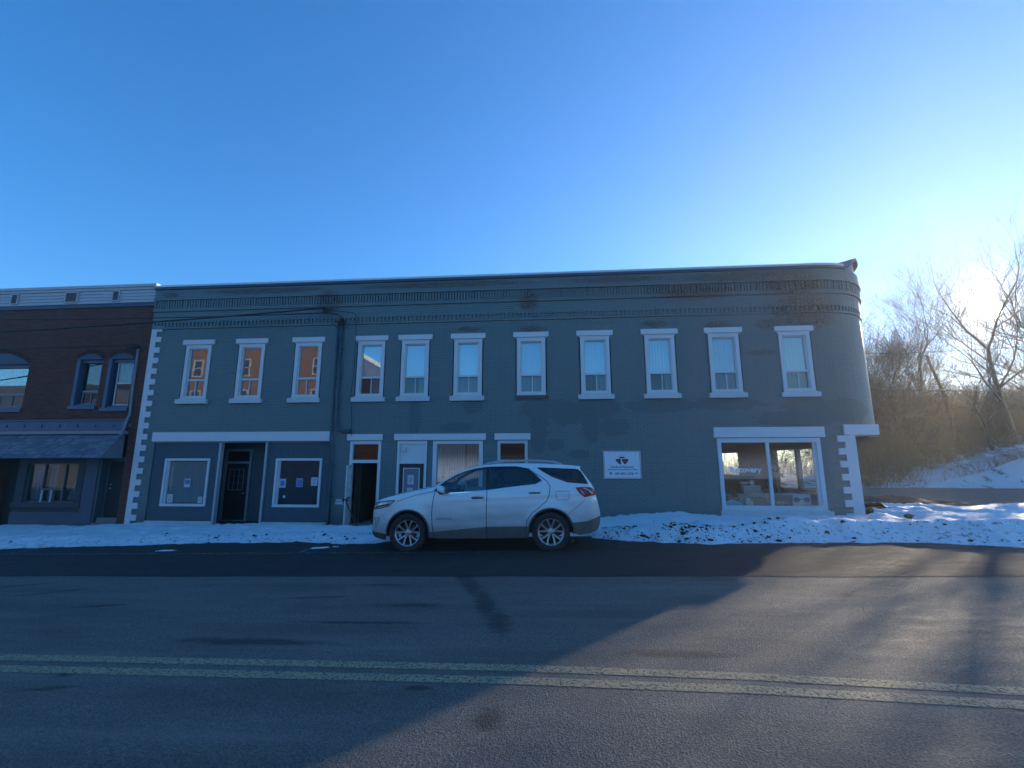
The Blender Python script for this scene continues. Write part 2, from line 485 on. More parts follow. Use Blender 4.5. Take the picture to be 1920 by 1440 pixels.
M['carglass'] = glass_mat('car_glass', .02, (.62, .68, .68))
M['curtain'] = fabric('pale_blue_curtain', (.62, .72, .76))
M['shade'] = fabric('grey_roller_shade', (.50, .53, .60))
M['creamglow'] = fabric('cream_with_glow', (.80, .76, .60))  # yellow tint puts the sunlit room's golden glow into the curtain; plain cream elsewhere
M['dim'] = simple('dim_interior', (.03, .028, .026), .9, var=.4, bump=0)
M['interior'] = simple('interior_wall', (.22, .20, .18), .9, var=.15, bump=0)
M['brownwall'] = simple('brown_interior_wall', (.10, .062, .045), .85, var=.2, bump=0)
M['black'] = simple('black_paint', (.012, .013, .017), .4, var=.3, bump=.05)
M['screen'] = simple('insect_screen', (.03, .035, .045), .8, var=.2)
M['conduit'] = simple('grey_blue_conduit', (.05, .085, .11), .45, var=.2)
M['wire'] = simple('black_wire', (.012, .012, .014), .5, bump=0)
M['alu'] = simple('pale_metal', (.45, .46, .48), .4, .6, var=.1)
M['siding'] = None
def siding_mat():
    t = NT('pale_siding'); z = t.sep(t.obj)[2]
    c = t.mix(t.noise(t.vmap(t.obj, (2, 2, 8)), 2, 5), (.48, .49, .52), (.40, .41, .44))
    return t.done(t.principled(c, .5, t.bump(t.noise(t.obj, 20, 3), .1, .004), spec=.4))
M['siding'] = siding_mat()
def shingle_mat():
    t = NT('grey_shake'); g = t.n.new('ShaderNodeNewGeometry')
    c = t.mix(g.outputs['Random Per Island'], (.16, .17, .21), (.30, .31, .36))
    c = t.mix(t.math('MULTIPLY', t.noise(t.vmap(t.obj, (8, 2, 2)), 4, 5), .6), c, (.09, .095, .12))
    return t.done(t.principled(c, .85, t.bump(t.noise(t.vmap(t.obj, (25, 4, 4)), 3, 3), .5, .01), spec=.2))
M['shingle'] = shingle_mat()
M['stucco'] = simple('blue_grey_stucco', (.088, .105, .130), .85, var=.15, nscale=2, bump=.5, bscale=35)
M['stone'] = simple('grey_stone_cladding', (.055, .065, .075), .9, var=.35, nscale=6, bump=.8, bscale=14, bdist=.02)
M['navy'] = simple('navy_door_paint', (.018, .032, .07), .4, var=.15)
M['frame_dim'] = trim_paint('grey_frame_paint', (.22, .25, .28), .5)
M['concrete'] = simple('concrete', (.20, .195, .185), .85, var=.2, bump=.4)
M['dirt'] = simple('brown_dirt', (.085, .062, .042), .95, var=.45, nscale=3, bump=.9, bscale=9, bdist=.05)
M['paper'] = simple('paper', (.50, .53, .57), .7, var=.05, bump=0)
M['paperblue'] = simple('blue_print', (.09, .18, .38), .6, var=.3, nscale=20, bump=0)
M['ink'] = simple('dark_ink', (.02, .025, .06), .6, bump=0)
M['greyink'] = simple('grey_ink', (.22, .26, .34), .6, bump=0)
M['maroon'] = simple('maroon_print', (.10, .022, .02), .5, bump=0)
M['orangeprint'] = simple('orange_print', (.50, .22, .08), .5, bump=0)
M['signwhite'] = simple('sign_white', (.70, .73, .78), .4, var=.03, bump=0)
M['card'] = simple('cardboard', (.30, .20, .11), .85, var=.12)
M['whitebox'] = simple('white_card', (.60, .60, .57), .7, var=.06)
M['decal'] = simple('white_decal', (.82, .84, .88), .5, var=.02, bump=0)
M['warmdecal'] = simple('pale_orange_decal', (.50, .30, .18), .5, var=.02, bump=0)
M['fir'] = simple('fir_green', (.012, .028, .016), .85, var=.5, nscale=20, bump=0)
M['bark'] = simple('bare_bark', (.11, .085, .068), .9, var=.3, nscale=8, bump=.4)
M['twig'] = simple('brown_twigs', (.30, .205, .115), .9, var=.35, nscale=1, bump=0)
M['clod'] = simple('dirty_clod', (.035, .028, .024), .95, var=.5, nscale=15, bump=.5, bscale=60)
M['car'] = car_paint()
M['plastic'] = simple('dusty_dark_plastic', (.045, .044, .043), .75, var=.35, nscale=9, bump=.3, bscale=90)
M['clad'] = simple('muddy_cladding', (.115, .11, .10), .85, var=.4, nscale=7, bump=.2)
M['tyre'] = simple('dusty_tyre', (.028, .027, .027), .85, var=.35, nscale=14, bump=.4, bscale=80)
M['rim'] = simple('dirty_alloy', (.52, .52, .53), .38, .75, var=.22, nscale=16, bump=.05)
M['chrome'] = simple('chrome', (.75, .77, .8), .15, 1., var=.03, bump=0)
M['lamp'] = simple('lamp_lens', (.42, .44, .48), .12, .3, var=.3, nscale=12, bump=0)
M['redlens'] = simple('red_lens', (.36, .018, .018), .15, 0, var=.35, nscale=8, bump=0)
M['seat'] = simple('dark_seat', (.025, .026, .03), .8, bump=0)
# ------------------------------------------------------------------ ground
def sstep(a, b, x):
    t = max(0, min(1, (x-a)/(b-a))); return t*t*(3-2*t)
def hill(x, y):
    d = (y-16.8) + .5*(x-22)
    h = .40*max(0, d)
    h = 7.5*(1-math.exp(-h/7.5))
    return h*sstep(15.6, 18.5, y)*sstep(-1.5, 4, x-.60*(y+14))
def ground_z(x, y):
    g = g_road(x)
    if x > 8.8: g += .0*(x-8.8)
    dip = .12*sstep(-3.9, -2.6, y)*(1-sstep(9.0, 11, x))
    z = g - dip - .02
    if x > 10.5 and y > 3: z += (.10-g)*sstep(3, 6, y)
    z += hill(x, y)
    z += 12*sstep(-34, -62, y)*sstep(-38, -56, x)
    z += 11*sstep(-48, -85, y)*(1+.15*noise.noise(Vector((x*.03, 0, 5))))
    if 19 < x and 15.8 < y: z += .25*noise.noise(Vector((x*.35, y*.35, 0)))*sstep(15.6, 19, y)
    return z
def axis(lo, hi, dense, fine, coarse):
    out = []; v = lo
    while v < hi:
        out.append(v)
        v += fine if dense[0] <= v < dense[1] else min(coarse, max(fine, .25*min(abs(v-dense[0]), abs(v-dense[1]))+fine))
    out.append(hi); return out
def sheet(name, xs, ys, zf, m, smooth=True, skip=None):
    b = MB(); nx = len(xs)
    for y in ys:
        for x in xs: b.v.append((x, y, zf(x, y)))
    for j in range(len(ys)-1):
        for i in range(nx-1):
            if skip and skip(.5*(xs[i]+xs[i+1]), .5*(ys[j]+ys[j+1])): continue
            b.f.append((j*nx+i, j*nx+i+1, (j+1)*nx+i+1, (j+1)*nx+i))
    return b.build(name, m, smooth=smooth)
def lin(a, b, n): return [a+(b-a)*i/n for i in range(n+1)]

t = NT('snow_and_woods'); xyz = t.sep(t.obj); a = t.noise(t.obj, 2.1, 6, .65); w = t.noise(t.vmap(t.obj, (1, 1, 1)), .8, 7, .7)
far_m = t.math('SUBTRACT', 1., t.step(xyz[1], -60, -46))
up_m = t.math('MULTIPLY', t.step(xyz[1], 17.0, 20.5), t.step(w, .38, .52))
c = t.mix(a, (.78, .80, .82), (.62, .64, .66))
c = t.mix(t.math('MULTIPLY', t.step(t.noise(t.obj, 1.1, 7, .75), .56, .62), .8), c, (.13, .10, .075))
c = t.mix(t.math('MAXIMUM', t.math('MULTIPLY', up_m, .75), far_m), c, t.mix(w, (.05, .038, .03), (.11, .085, .065)))
M['ground'] = t.done(t.principled(c, .8, t.bump(w, .6, .08), spec=.2))
gx = axis(-190, 190, (14, 50), .9, 60); gy = axis(-130, 250, (14, 50), .9, 60)
ground = sheet('ground', gx, gy, lambda x, y: ground_z(x, y)-.03, M['ground'])
tag(ground, 'snowy ground running past the street to the wooded bank', kind='structure')
road = sheet('road', lin(-90, -20, 14)+lin(-19, 9, 28)+lin(10, 90, 20), [-30, -22, -16, -13, -11, -9, -7.03, -6], lambda x, y: g_road(x), M['asphalt'])
tag(road, 'worn grey asphalt street with double yellow line', kind='structure')
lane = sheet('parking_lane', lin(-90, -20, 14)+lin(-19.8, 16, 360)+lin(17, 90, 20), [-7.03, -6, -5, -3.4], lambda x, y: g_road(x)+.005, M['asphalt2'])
for v in lane.data.vertices:                       # the paver left a slightly wandering edge
    if v.co.y < -7: v.co.y += .035*noise.noise(Vector((v.co.x*.6, 0, 2)))+.016*noise.noise(Vector((v.co.x*4, 0, 8)))
tag(lane, 'fresh dark asphalt strip along the kerb', kind='structure')
walk = sheet('sidewalk', lin(-60, 9, 69), [-3.1, -1.5, 0, .4], lambda x, y: g_road(x)-.115, M['concrete'])
tag(walk, 'concrete pavement mostly under snow in front of the shops', kind='structure')
side = sheet('side_street', lin(10.9, 80, 30), lin(4.9, 16.3, 8), lambda x, y: ground_z(x, y)*(1-sstep(14.5, 16, y))+.1*sstep(14.5, 16, y)+.03, M['asphalt3'])
tag(side, 'salt-bleached side street below the wooded bank', kind='structure')

# markings: worn paint as thin sheets 4 mm above the asphalt
def paint_mat(name, c, keep):
    t = NT(name)
    w = t.noise(t.vmap(t.obj, (1, 2.5, 1)), 5, 7, .75); w2 = t.noise(t.obj, 40, 4, .7)
    x_ = t.sep(t.obj)[0]
    w = t.math('SUBTRACT', w, t.math('MULTIPLY', t.step(x_, -3., 5.), .16))
    m = t.math('MULTIPLY', t.math('MULTIPLY', t.step(w, keep-.12, keep+.14), t.step(w2, .28, .56)), .90)
    p = t.principled(c, .7, t.bump(w2, .9, .012), spec=.4)
    tr = t.n.new('ShaderNodeBsdfTransparent'); mx = t.n.new('ShaderNodeMixShader')
    t.l.new(m, mx.inputs[0]); t.l.new(tr.outputs[0], mx.inputs[1]); t.l.new(p.outputs[0], mx.inputs[2])
    return t.done(mx)
M['yellow'] = paint_mat('worn_yellow_paint', (.42, .33, .20), .22)
M['wpaint'] = paint_mat('worn_white_paint', (.30, .30, .29), .50)
def strip(b, pts, w, dz):
    for (x0, y0), (x1, y1) in zip(pts, pts[1:]):
        n = max(1, int(abs(x1-x0)/1.0))
        for k in range(n):
            a, c = k/n, (k+1)/n
            xa, ya, xb, yb = x0+(x1-x0)*a, y0+(y1-y0)*a, x0+(x1-x0)*c, y0+(y1-y0)*c
            b.face([(xa, ya-w/2, g_road(xa)+dz), (xb, yb-w/2, g_road(xb)+dz), (xb, yb+w/2, g_road(xb)+dz), (xa, ya+w/2, g_road(xa)+dz)])
b = MB()
strip(b, [(-60, -9.9), (-5, -9.975), (-.3, -10.02), (1.5, -10.10), (3.2, -10.25), (9, -10.7), (30, -12.3)], .12, .004)
strip(b, [(-60, -10.13), (-5, -10.19), (-.3, -10.235), (1.5, -10.31), (3.2, -10.45), (9, -10.9), (30, -12.5)], .12, .004)
o = b.build('road_marking', M['yellow']); tag(o, 'worn double yellow centre line painted on the street', kind='structure')
b = MB()
strip(b, [(-60, -5.23), (8, -5.23)], .075, .009)
for x in (-17.5, -11.2, -4.9, 1.42, 7.7):
    b.face([(x-.05, -5.19, g_road(x)+.0095), (x+.05, -5.19, g_road(x)+.0095), (x+.02, -4.3, g_road(x)+.0095), (x-.08, -4.3, g_road(x)+.0095)])
o = b.build('road_marking', M['wpaint']); tag(o, 'faint white parking bay line beside the parked car', kind='structure')

# ------------------------------------------------------------------ ploughed snow
def snow_front(x):
    pts = ((-60,-4.6),(-12.2,-4.6),(-9.3,-4.3),(-7.6,-4.0),(-5.6,-4.0),(-4.5,-4.2),(-3.75,-4.25),(-3.2,-3.35),(.7,-3.35),(1.0,-3.7),(1.65,-4.05),(2.8,-4.4),(6.9,-4.35),(8.3,-4.9),(12,-4.9),(60,-4.6))
    for (a, fa), (c, fc) in zip(pts, pts[1:]):
        if a <= x <= c: return fa+(fc-fa)*(x-a)/(c-a)
    return -4.6
def snow_h(x, y):
    f = snow_front(x) + .16*noise.noise(Vector((x*1.7, 3, 0))) + .08*noise.noise(Vector((x*5, 9, 0)))
    d = y-f
    if d < -.12: return -.10
    back = 0
    if x < 9.2:
        back = sstep(-.75, -.05, y)
    amp = .14 if x < -7.2 else (.26 if x > 1 else .16)
    if -7.4 < x < -3.4: amp = .13
    amp *= 1+.5*noise.noise(Vector((x*.45, y*.3, 4)))
    rise = sstep(-.12, .75, d)
    far = 1
    if x > 9.2: far = 1-sstep(1.2+.3*noise.noise(Vector((x*.5, 0, 7))), 3.0, y)
    h = amp*rise*(1-.78*back)*far
    # second lower ridge toward the street on the right
    if x > 3.5: h += .10*math.exp(-((d-.8)/.25)**2)*sstep(3.5, 5, x) + .06*math.exp(-((d-1.9)/.35)**2)
    nz = noise.fractal(Vector((x*2.2, y*2.6, 0)), .8, 2.2, 5)
    h += rise*.060*nz*(1-.5*back)*far
    h += rise*.028*noise.fractal(Vector((x*8, y*8, 2)), .7, 2.2, 3)*(1-.6*back)
    if x > 9: h -= .22*sstep(.02, .3, noise.noise(Vector((x*.6, y*.8, 21)))+.0)*sstep(-2.0, -.5, y)
    # trodden bare places in front of the open door
    bare = math.exp(-(((x+5.75)/.75)**2+((y+.35)/.8)**2)) + math.exp(-(((x+7.2)/.6)**2+((y+.25)/.45)**2)) + .9*math.exp(-(((x+9.9)/.7)**2+((y+.0)/.35)**2))
    h -= .30*min(1, bare)
    return h
def snow_z(x, y):
    g = g_road(x)
    dip = .12*sstep(-3.9, -2.6, y)*(1-sstep(9.0, 11, x))
    return g-dip+.012+snow_h(x, y)-.015
xs = lin(-60, -15, 120)+lin(-14.93, 17, 430)[0:]+lin(17.3, 60, 90)
snow = sheet('snow_bank', xs, lin(-5.1, -.02, 66), snow_z, M['snow'])
tag(snow, 'ploughed snow with dirt clods between street and shopfronts', kind='structure')
snow2 = sheet('snow_bank', lin(9.3, 20, 130)+lin(20.3, 60, 80), lin(-.02, 3.6, 46), snow_z, M['snow'], skip=lambda x, y: x < 10.2 and y > .8)
tag(snow2, 'ploughed snow heap round the street corner', kind='structure')
# thin snow left on the parking lane
def patch(cx, cy, rx, ry, rot=0):
    b = MB(); n = 30; pts = []
    for k in range(n):
        a = 2*math.pi*k/n
        r_ = 1+.45*noise.noise(Vector((math.cos(a)*1.7+cx, math.sin(a)*1.7+cy, 3)))
        px, py = rx*r_*math.cos(a), ry*r_*math.sin(a)
        x, y = cx+px*math.cos(rot)-py*math.sin(rot), cy+px*math.sin(rot)+py*math.cos(rot)
        pts.append((x, y))
    b.v.append((cx, cy, g_road(cx)+.03))
    for s_, dz in ((.75, .026), (1, .006)):
        for x, y in pts: b.v.append((cx+(x-cx)*s_, cy+(y-cy)*s_, g_road(x)+dz))
    for k in range(n):
        b.f.append((0, 1+k, 1+(k+1) % n)); b.f.append((1+k, 1+n+k, 1+n+(k+1) % n, 1+(k+1) % n))
    return b
for q in ((-4.72,-4.72,.17,.04,.3),(-7.9,-4.95,.20,.02,.1),(-4.45,-4.60,.06,.02,0)):
    tag(patch(*q).build('snow_patch', M['snow'], smooth=True), kind='structure')

# dark frozen clods thrown on the banks, too many to count
b = MB()
def clod(b, c, r_):
    bm = bmesh.new(); bmesh.ops.create_icosphere(bm, subdivisions=1, radius=r_)
    sx, sy, sz = random.uniform(.8, 1.7), random.uniform(.7, 1.2), random.uniform(.45, .8)
    i0 = len(b.v); rz = random.random()*6.3
    for v in bm.verts:
        k = 1+.45*noise.noise(v.co*(1.8/r_)+Vector(c)*9)
        x, y, z = v.co.x*sx*k, v.co.y*sy*k, v.co.z*sz*k
        b.v.append((c[0]+x*math.cos(rz)-y*math.sin(rz), c[1]+x*math.sin(rz)+y*math.cos(rz), c[2]+z))
    for f in bm.faces: b.f.append(tuple(i0+v.index for v in f.verts))
    bm.free()
spots = [(random.gauss(0, .28), 0) for _ in range(1)]
for _ in range(1300):
    u = random.random()
    if u < .52: x = random.triangular(1.0, 5.8, 2.2); d = abs(random.gauss(.55, .42))
    elif u < .72: x = random.uniform(4, 15); d = abs(random.gauss(.5, .5))
    elif u < .86: x = random.uniform(-9.2, -4); d = abs(random.gauss(.35, .35))
    else: x = random.uniform(-16, 18); d = abs(random.gauss(.2, .3))
    if noise.noise(Vector((x*1.6, d*3, 5))) < -.12: continue
    y = snow_front(x)+d
    r_ = min(.05, random.paretovariate(2.2)*.010)
    clod(b, (x, y, snow_z(x, y)+r_*.2), r_)
o = b.build('slush_clods', M['clod']); tag(o, 'dark frozen clods and leaves scattered over the ploughed snow', 'debris', kind='stuff')
b = MB(); clod(b, (8.95, -1.6, snow_z(8.95, -1.6)+.07), .13)
o = b.build('stone', M['clod']); tag(o, 'brown lump sitting alone on the snow near the white corner post', 'stone')
# brown earth heap with snow caps beside the side street
def mound_z(x, y):
    e = math.exp(-(((x-11.9)/2.6)**2+((y-3.6)/1.0)**2))
    return ground_z(x, y)+.02+e*(.33+.13*noise.fractal(Vector((x*1.3, y*1.6, 0)), .8, 2.1, 4))-.05
mound = sheet('earth_mound', lin(9.0, 16, 90), lin(1.6, 5.6, 50), mound_z, M['dirt'])
tag(mound, 'low brown earth heap between the corner and side street', kind='structure')
# ------------------------------------------------------------------ blue-grey painted corner building
XC, RC = 8.46, 2.1                    # end of the flat front, radius of the rounded corner
def path(u, off=0.):
    if u <= XC: return (u, -off)
    a = (u-XC)/RC
    if a <= math.pi/2: return (XC+(RC+off)*math.sin(a), RC-(RC+off)*math.cos(a))
    return (XC+RC+off, RC+(u-XC-RC*math.pi/2))
UE = XC+RC*math.pi/2                  # path length at the end of the arc
blue = thing('corner_shop_building', 'long two storey corner building of blue-grey painted brick with white trim', 'building', (-2.5, 0, -.1))

def wall(b, u0, u1, z0, z1, holes, off=0., thick=.30, pf=path, back=True, step_=.22, reveal=True):
    us = {u0, u1}; zs = {z0, z1}
    for a, c, d, e in holes: us |= {a, c}; zs |= {d, e}
    if u1 > XC and pf is path:
        u = max(u0, XC)
        while u < min(u1, UE): us.add(u); u += step_
        if u1 > UE: us.add(UE)
    us = sorted(u for u in us if u0 <= u <= u1); zs = sorted(z for z in zs if z0 <= z <= z1)
    def P(u, z, o): x, y = pf(u, o); return (x, y, z)
    for i in range(len(us)-1):
        for j in range(len(zs)-1):
            cu, cz = .5*(us[i]+us[i+1]), .5*(zs[j]+zs[j+1])
            if any(a < cu < c and d < cz < e for a, c, d, e in holes): continue
            q = [(us[i], zs[j]), (us[i+1], zs[j]), (us[i+1], zs[j+1]), (us[i], zs[j+1])]
            b.face([P(u, z, off) for u, z in q], q)
            if back: b.face([P(u, z, off-thick) for u, z in q[::-1]], q[::-1])
    if reveal:
        for a, c, d, e in holes:
            for (ua, za), (uc, zc) in (((a, d), (a, e)), ((a, e), (c, e)), ((c, e), (c, d)), ((c, d), (a, d))):
                b.face([P(ua, za, off), P(uc, zc, off), P(uc, zc, off-thick), P(ua, za, off-thick)],
                       [(ua, za), (uc, zc), (uc+.3, zc), (ua+.3, za)])
def band(b, u0, u1, z0, z1, o_in, o_out, pf=path, n_arc=10, ztop=None):
    """a closed moulding swept along the front and round the corner"""
    us = [u0]
    if u1 > XC and pf is path: us += [XC+RC*math.pi/2*k/n_arc for k in range(n_arc+1) if u0 < XC+RC*math.pi/2*k/n_arc < u1]
    us.append(u1)
    prof = ((o_in, z0), (o_out, z0), (o_out, z1), (o_in, z1)); i0 = len(b.v)
    for u in us:
        for k, (o, z) in enumerate(prof):
            x, y = pf(u, o); zz = z if not ztop else ztop(u, k, z)
            b.uv[len(b.v)] = (u, zz + (o if k in (0, 3) else 0)); b.v.append((x, y, zz))
    for i in range(len(us)-1):
        for k in range(4):
            a = i0+i*4+k; c = i0+i*4+(k+1) % 4
            b.f.append((a, a+4, c+4, c))
    b.f.append((i0, i0+1, i0+2, i0+3)); e = i0+(len(us)-1)*4; b.f.append((e+3, e+2, e+1, e))

UL = -13.78
WX = [-11.96, -10.03, -8.02, -5.84, -4.35, -2.59, -.54, 1.49, 3.51, 5.46, 7.57]   # centres of the eleven upper windows
wins = [(x-.50, x+.50, 3.74, 5.62) for x in WX]
shopL = (-13.12, -6.98, -.6, 2.34)
doorA = (-6.37, -5.33, -.42, 2.34)
doorB = (-4.83, -3.83, -.42, 2.34)
winB = (-3.67, -2.06, .35, 2.34)
winC = (-1.62, -.66, 1.0, 2.34)
winD = (5.02, 7.98, .26, 2.38)
b = MB()
wall(b, UL, XC, -.9, 2.46, [shopL, doorA, doorB, winB, winC, winD])
wall(b, XC, 8.70, -.9, 2.46, [])
wall(b, UL, UE+13, 2.46, 7.64, wins+[(UE+3.0, UE+3.9, 3.74, 5.62), (UE+6, UE+6.9, 3.74, 5.62)])
# raised parapet over the curve
for k in range(14):
    u0_ = 9.25+k*.16; u1_ = u0_+.16
    def zt(u): return 7.62+.50*sstep(9.25, 10.2, u)
    for o, fl in ((.0, 0), (-.30, 1)):
        x0, y0 = path(u0_, o); x1, y1 = path(u1_, o)
        q = [(x0, y0, 7.6), (x1, y1, 7.6), (x1, y1, zt(u1_)), (x0, y0, zt(u0_))]
        b.face(q[::-1] if fl else q, [(u0_, 7.6), (u1_, 7.6), (u1_, zt(u1_)), (u0_, zt(u0_))])
for u0_, u1_, zz in ((11.49, UE+13, 8.12),):
    for o, fl in ((.0, 0), (-.30, 1)):
        x0, y0 = path(u0_, o); x1, y1 = path(UE, o); x2, y2 = path(u1_, o)
        b.face([(x0, y0, 7.6), (x1, y1, 7.6), (x1, y1, zz), (x0, y0, zz)], [(u0_, 7.6), (UE, 7.6), (UE, zz), (u0_, zz)])
        b.face([(x1, y1, 7.6), (x2, y2, 7.6), (x2, y2, zz), (x1, y1, zz)], [(UE, 7.6), (u1_, 7.6), (u1_, zz), (UE, zz)])
# ground floor side wall with the shop's side windows, the angled corner entrance wall
SW = XC+RC; SL = 10.15          # upper side wall, ground floor side wall
def side_path(u, off=0.): return (SL+off, u)
wall(b, 2.0, 15.1, -.9, 2.46, [(2.6, 7.1, .55, 2.25), (10.6, 13.6, .95, 2.25)], pf=side_path)
def diag(u, off=0.):
    d = Vector((SL-.15-8.93, 2.0-.14)).normalized(); n_ = Vector((d.y, -d.x))
    return (8.93+d.x*u+n_.x*off, .14+d.y*u+n_.y*off)
wall(b, 0, 2.25, -.9, 2.46, [(.5, 1.5, -.2, 2.2)], pf=diag, thick=.15)
body = b.build('wall', M['teal'], blue)
# floors, roof, back and party walls
b = MB()
b.box(-13.7, 8.6, .32, 14.8, 2.60, 2.85)
b.box(8.6, 10.3, 1.6, 14.8, 2.60, 2.85)
b.box(-13.7, 9.6, .32, 14.8, 7.1, 7.2)
b.box(9.6, 10.2, 1.2, 14.8, 7.1, 7.2)
b.box(-13.78, 10.1, 14.8, 15.1, -.9, 7.6)
b.box(-13.78, -13.5, .32, 14.8, -.9, 7.6)
b.box(-7.0, -6.85, .32, 14.8, -.9, 2.6); b.box(-5.05, -4.95, .32, 14.8, -.9, 2.6); b.box(-.5, -.4, .32, 14.8, -.9, 2.6); b.box(3.9, 4.0, .32, 14.8, -.9, 2.6)
b.box(-13.5, 4.0, 3.3, 3.45, -.9, 2.6)
b.box(-13.5, 9.5, 3.3, 3.45, 2.85, 7.1)
b.build('interior_wall', M['interior'], blue)
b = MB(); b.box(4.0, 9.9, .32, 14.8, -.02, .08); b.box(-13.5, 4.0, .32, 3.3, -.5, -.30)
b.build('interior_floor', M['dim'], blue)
b = MB(); b.face([(8.7, .3, 2.59), (8.7, 0.02, 2.59), (9.6, .3, 2.59), (10.4, 1.6, 2.59), (10.4, 2, 2.59), (8.7, 2, 2.59)])
b.build('porch_ceiling', M['whiteold'], blue)
MB().box(4.02, 9.8, 14.5, 14.78, .08, 2.6).build('partition', M['brownwall'], blue)
b = MB()
b.box(SL-.34, SL-.31, 7.15, 10.55, .08, 2.55)
b.build('partition', M['brownwall'], blue)

# mouldings and courses of the cornice
b = MB()
U1 = UE+12.9
band(b, UL, U1, 6.24, 6.31, -.05, .045)
band(b, UL, U1, 6.46, 6.86, -.05, .045)
band(b, UL, U1, 6.86, 6.925, -.05, .10)
band(b, UL, U1, 6.925, 6.985, -.05, .075)
band(b, UL, U1, 7.265, 7.33, -.05, .125)
band(b, UL, U1, 7.33, 7.66, -.05, .10)
b.build('cornice', M['teal'], blue)
b = MB(); u = UL
while u < UE+4:                      # dentils
    x0, y0 = path(u, .04); x1, y1 = path(u+.068, .04); x2, y2 = path(u+.068, -.02); x3, y3 = path(u, -.02)
    i = len(b.v)
    for z in (6.308, 6.463):
        for x, y in ((x0, y0), (x1, y1), (x2, y2), (x3, y3)): b.uv[len(b.v)] = (u, z); b.v.append((x, y, z))
    for q in ((0,1,5,4),(1,2,6,5),(3,0,4,7)): b.f.append(tuple(i+k for k in q))
    u += .1335
b.build('dentil_course', M['teal'], blue)
b = MB(); u = UL+.02
while u < UE+4:                      # standing-brick course
    dd = .075+.006*((int(u*13) * 7) % 3)
    x0, y0 = path(u, dd); x1, y1 = path(u+.062, dd); x2, y2 = path(u+.062, .0); x3, y3 = path(u, .0)
    i = len(b.v)
    for z in (6.983, 7.267):
        for x, y in ((x0, y0), (x1, y1), (x2, y2), (x3, y3)): b.uv[len(b.v)] = (u, z); b.v.append((x, y, z))
    for q in ((0,1,5,4),(1,2,6,5),(3,0,4,7)): b.f.append(tuple(i+k for k in q))
    u += .0965
b.build('standing_brick_course', M['teal'], blue)
def cop(u, k, z): return z+.50*sstep(9.25, 10.2, u)
b = MB()
band(b, UL, 9.25, 7.655, 7.735, -.36, .16)
us = [9.25+.11*k for k in range(13)]
i0 = len(b.v)
for u in us:
    for o, dz in ((-.36, 0), (.14, 0), (.14, .08), (-.36, .08)):
        x, y = path(u, o); z = 7.655+dz+.50*sstep(9.25, 10.2, u); b.v.append((x, y, z))
for i in range(len(us)-1):
    for k in range(4): a = i0+i*4+k; c = i0+i*4+(k+1) % 4; b.f.append((a, a+4, c+4, c))
band(b, 9.25+.11*12, U1, 8.155, 8.235, -.36, .14)
b.build('coping', M['bluedark'], blue)
b = MB(); band(b, UL, 9.25, 7.736, 7.80, -.36, .175); b.build('roof_edge_flashing', M['white'], blue)
# small corbels on the side elevation that show past the curve
b = MB(); band(b, UE+.05, UE+.6, 5.55, 5.75, -.05, .12); band(b, UE-.55, UE+.1, 5.42, 5.68, -.05, .09)
b.build('corbel', M['teal'], blue)

# quoins: one mesh each side
b = MB()
for k in range(18):
    z1 = 6.335-k*.3735
    b.box(UL-.0, -13.40, -.035, .02, z1-.187, z1)
    b.box(UL-.0, -13.59, -.034, .02, z1-.3735, z1-.187)
b.build('quoin', M['white'], blue)
b = MB()
for k in range(7):
    z1 = 2.44-k*.37
    b.box(8.455, 8.80, -.036, .02, z1-.185, z1-.0)
    b.box(8.66, 8.80, -.035, .02, z1-.37, z1-.185)
b.box(8.80, 8.97, -.010, .12, -.9, 2.46); b.box(8.66, 8.80, -.035, .02, -.9, 2.44-7*.37)
b.build('quoin', M['white'], blue)
b = MB(); b.box(8.665, 9.63, -.045, .42, 2.457, 2.76); b.box(9.45, 9.63, .42, .9, 2.457, 2.76)
b.build('porch_beam', M['white'], blue)

def frame(b, x0, x1, z0, z1, w, y0, y1, wt=None, wb=None):
    wt = wt or w; wb = wb or w
    b.box(x0, x0+w, y0, y1, z0, z1); b.box(x1-w, x1, y0, y1, z0, z1)
    b.box(x0+w, x1-w, y0, y1, z1-wt, z1); b.box(x0+w, x1-w, y0, y1, z0, z0+wb)

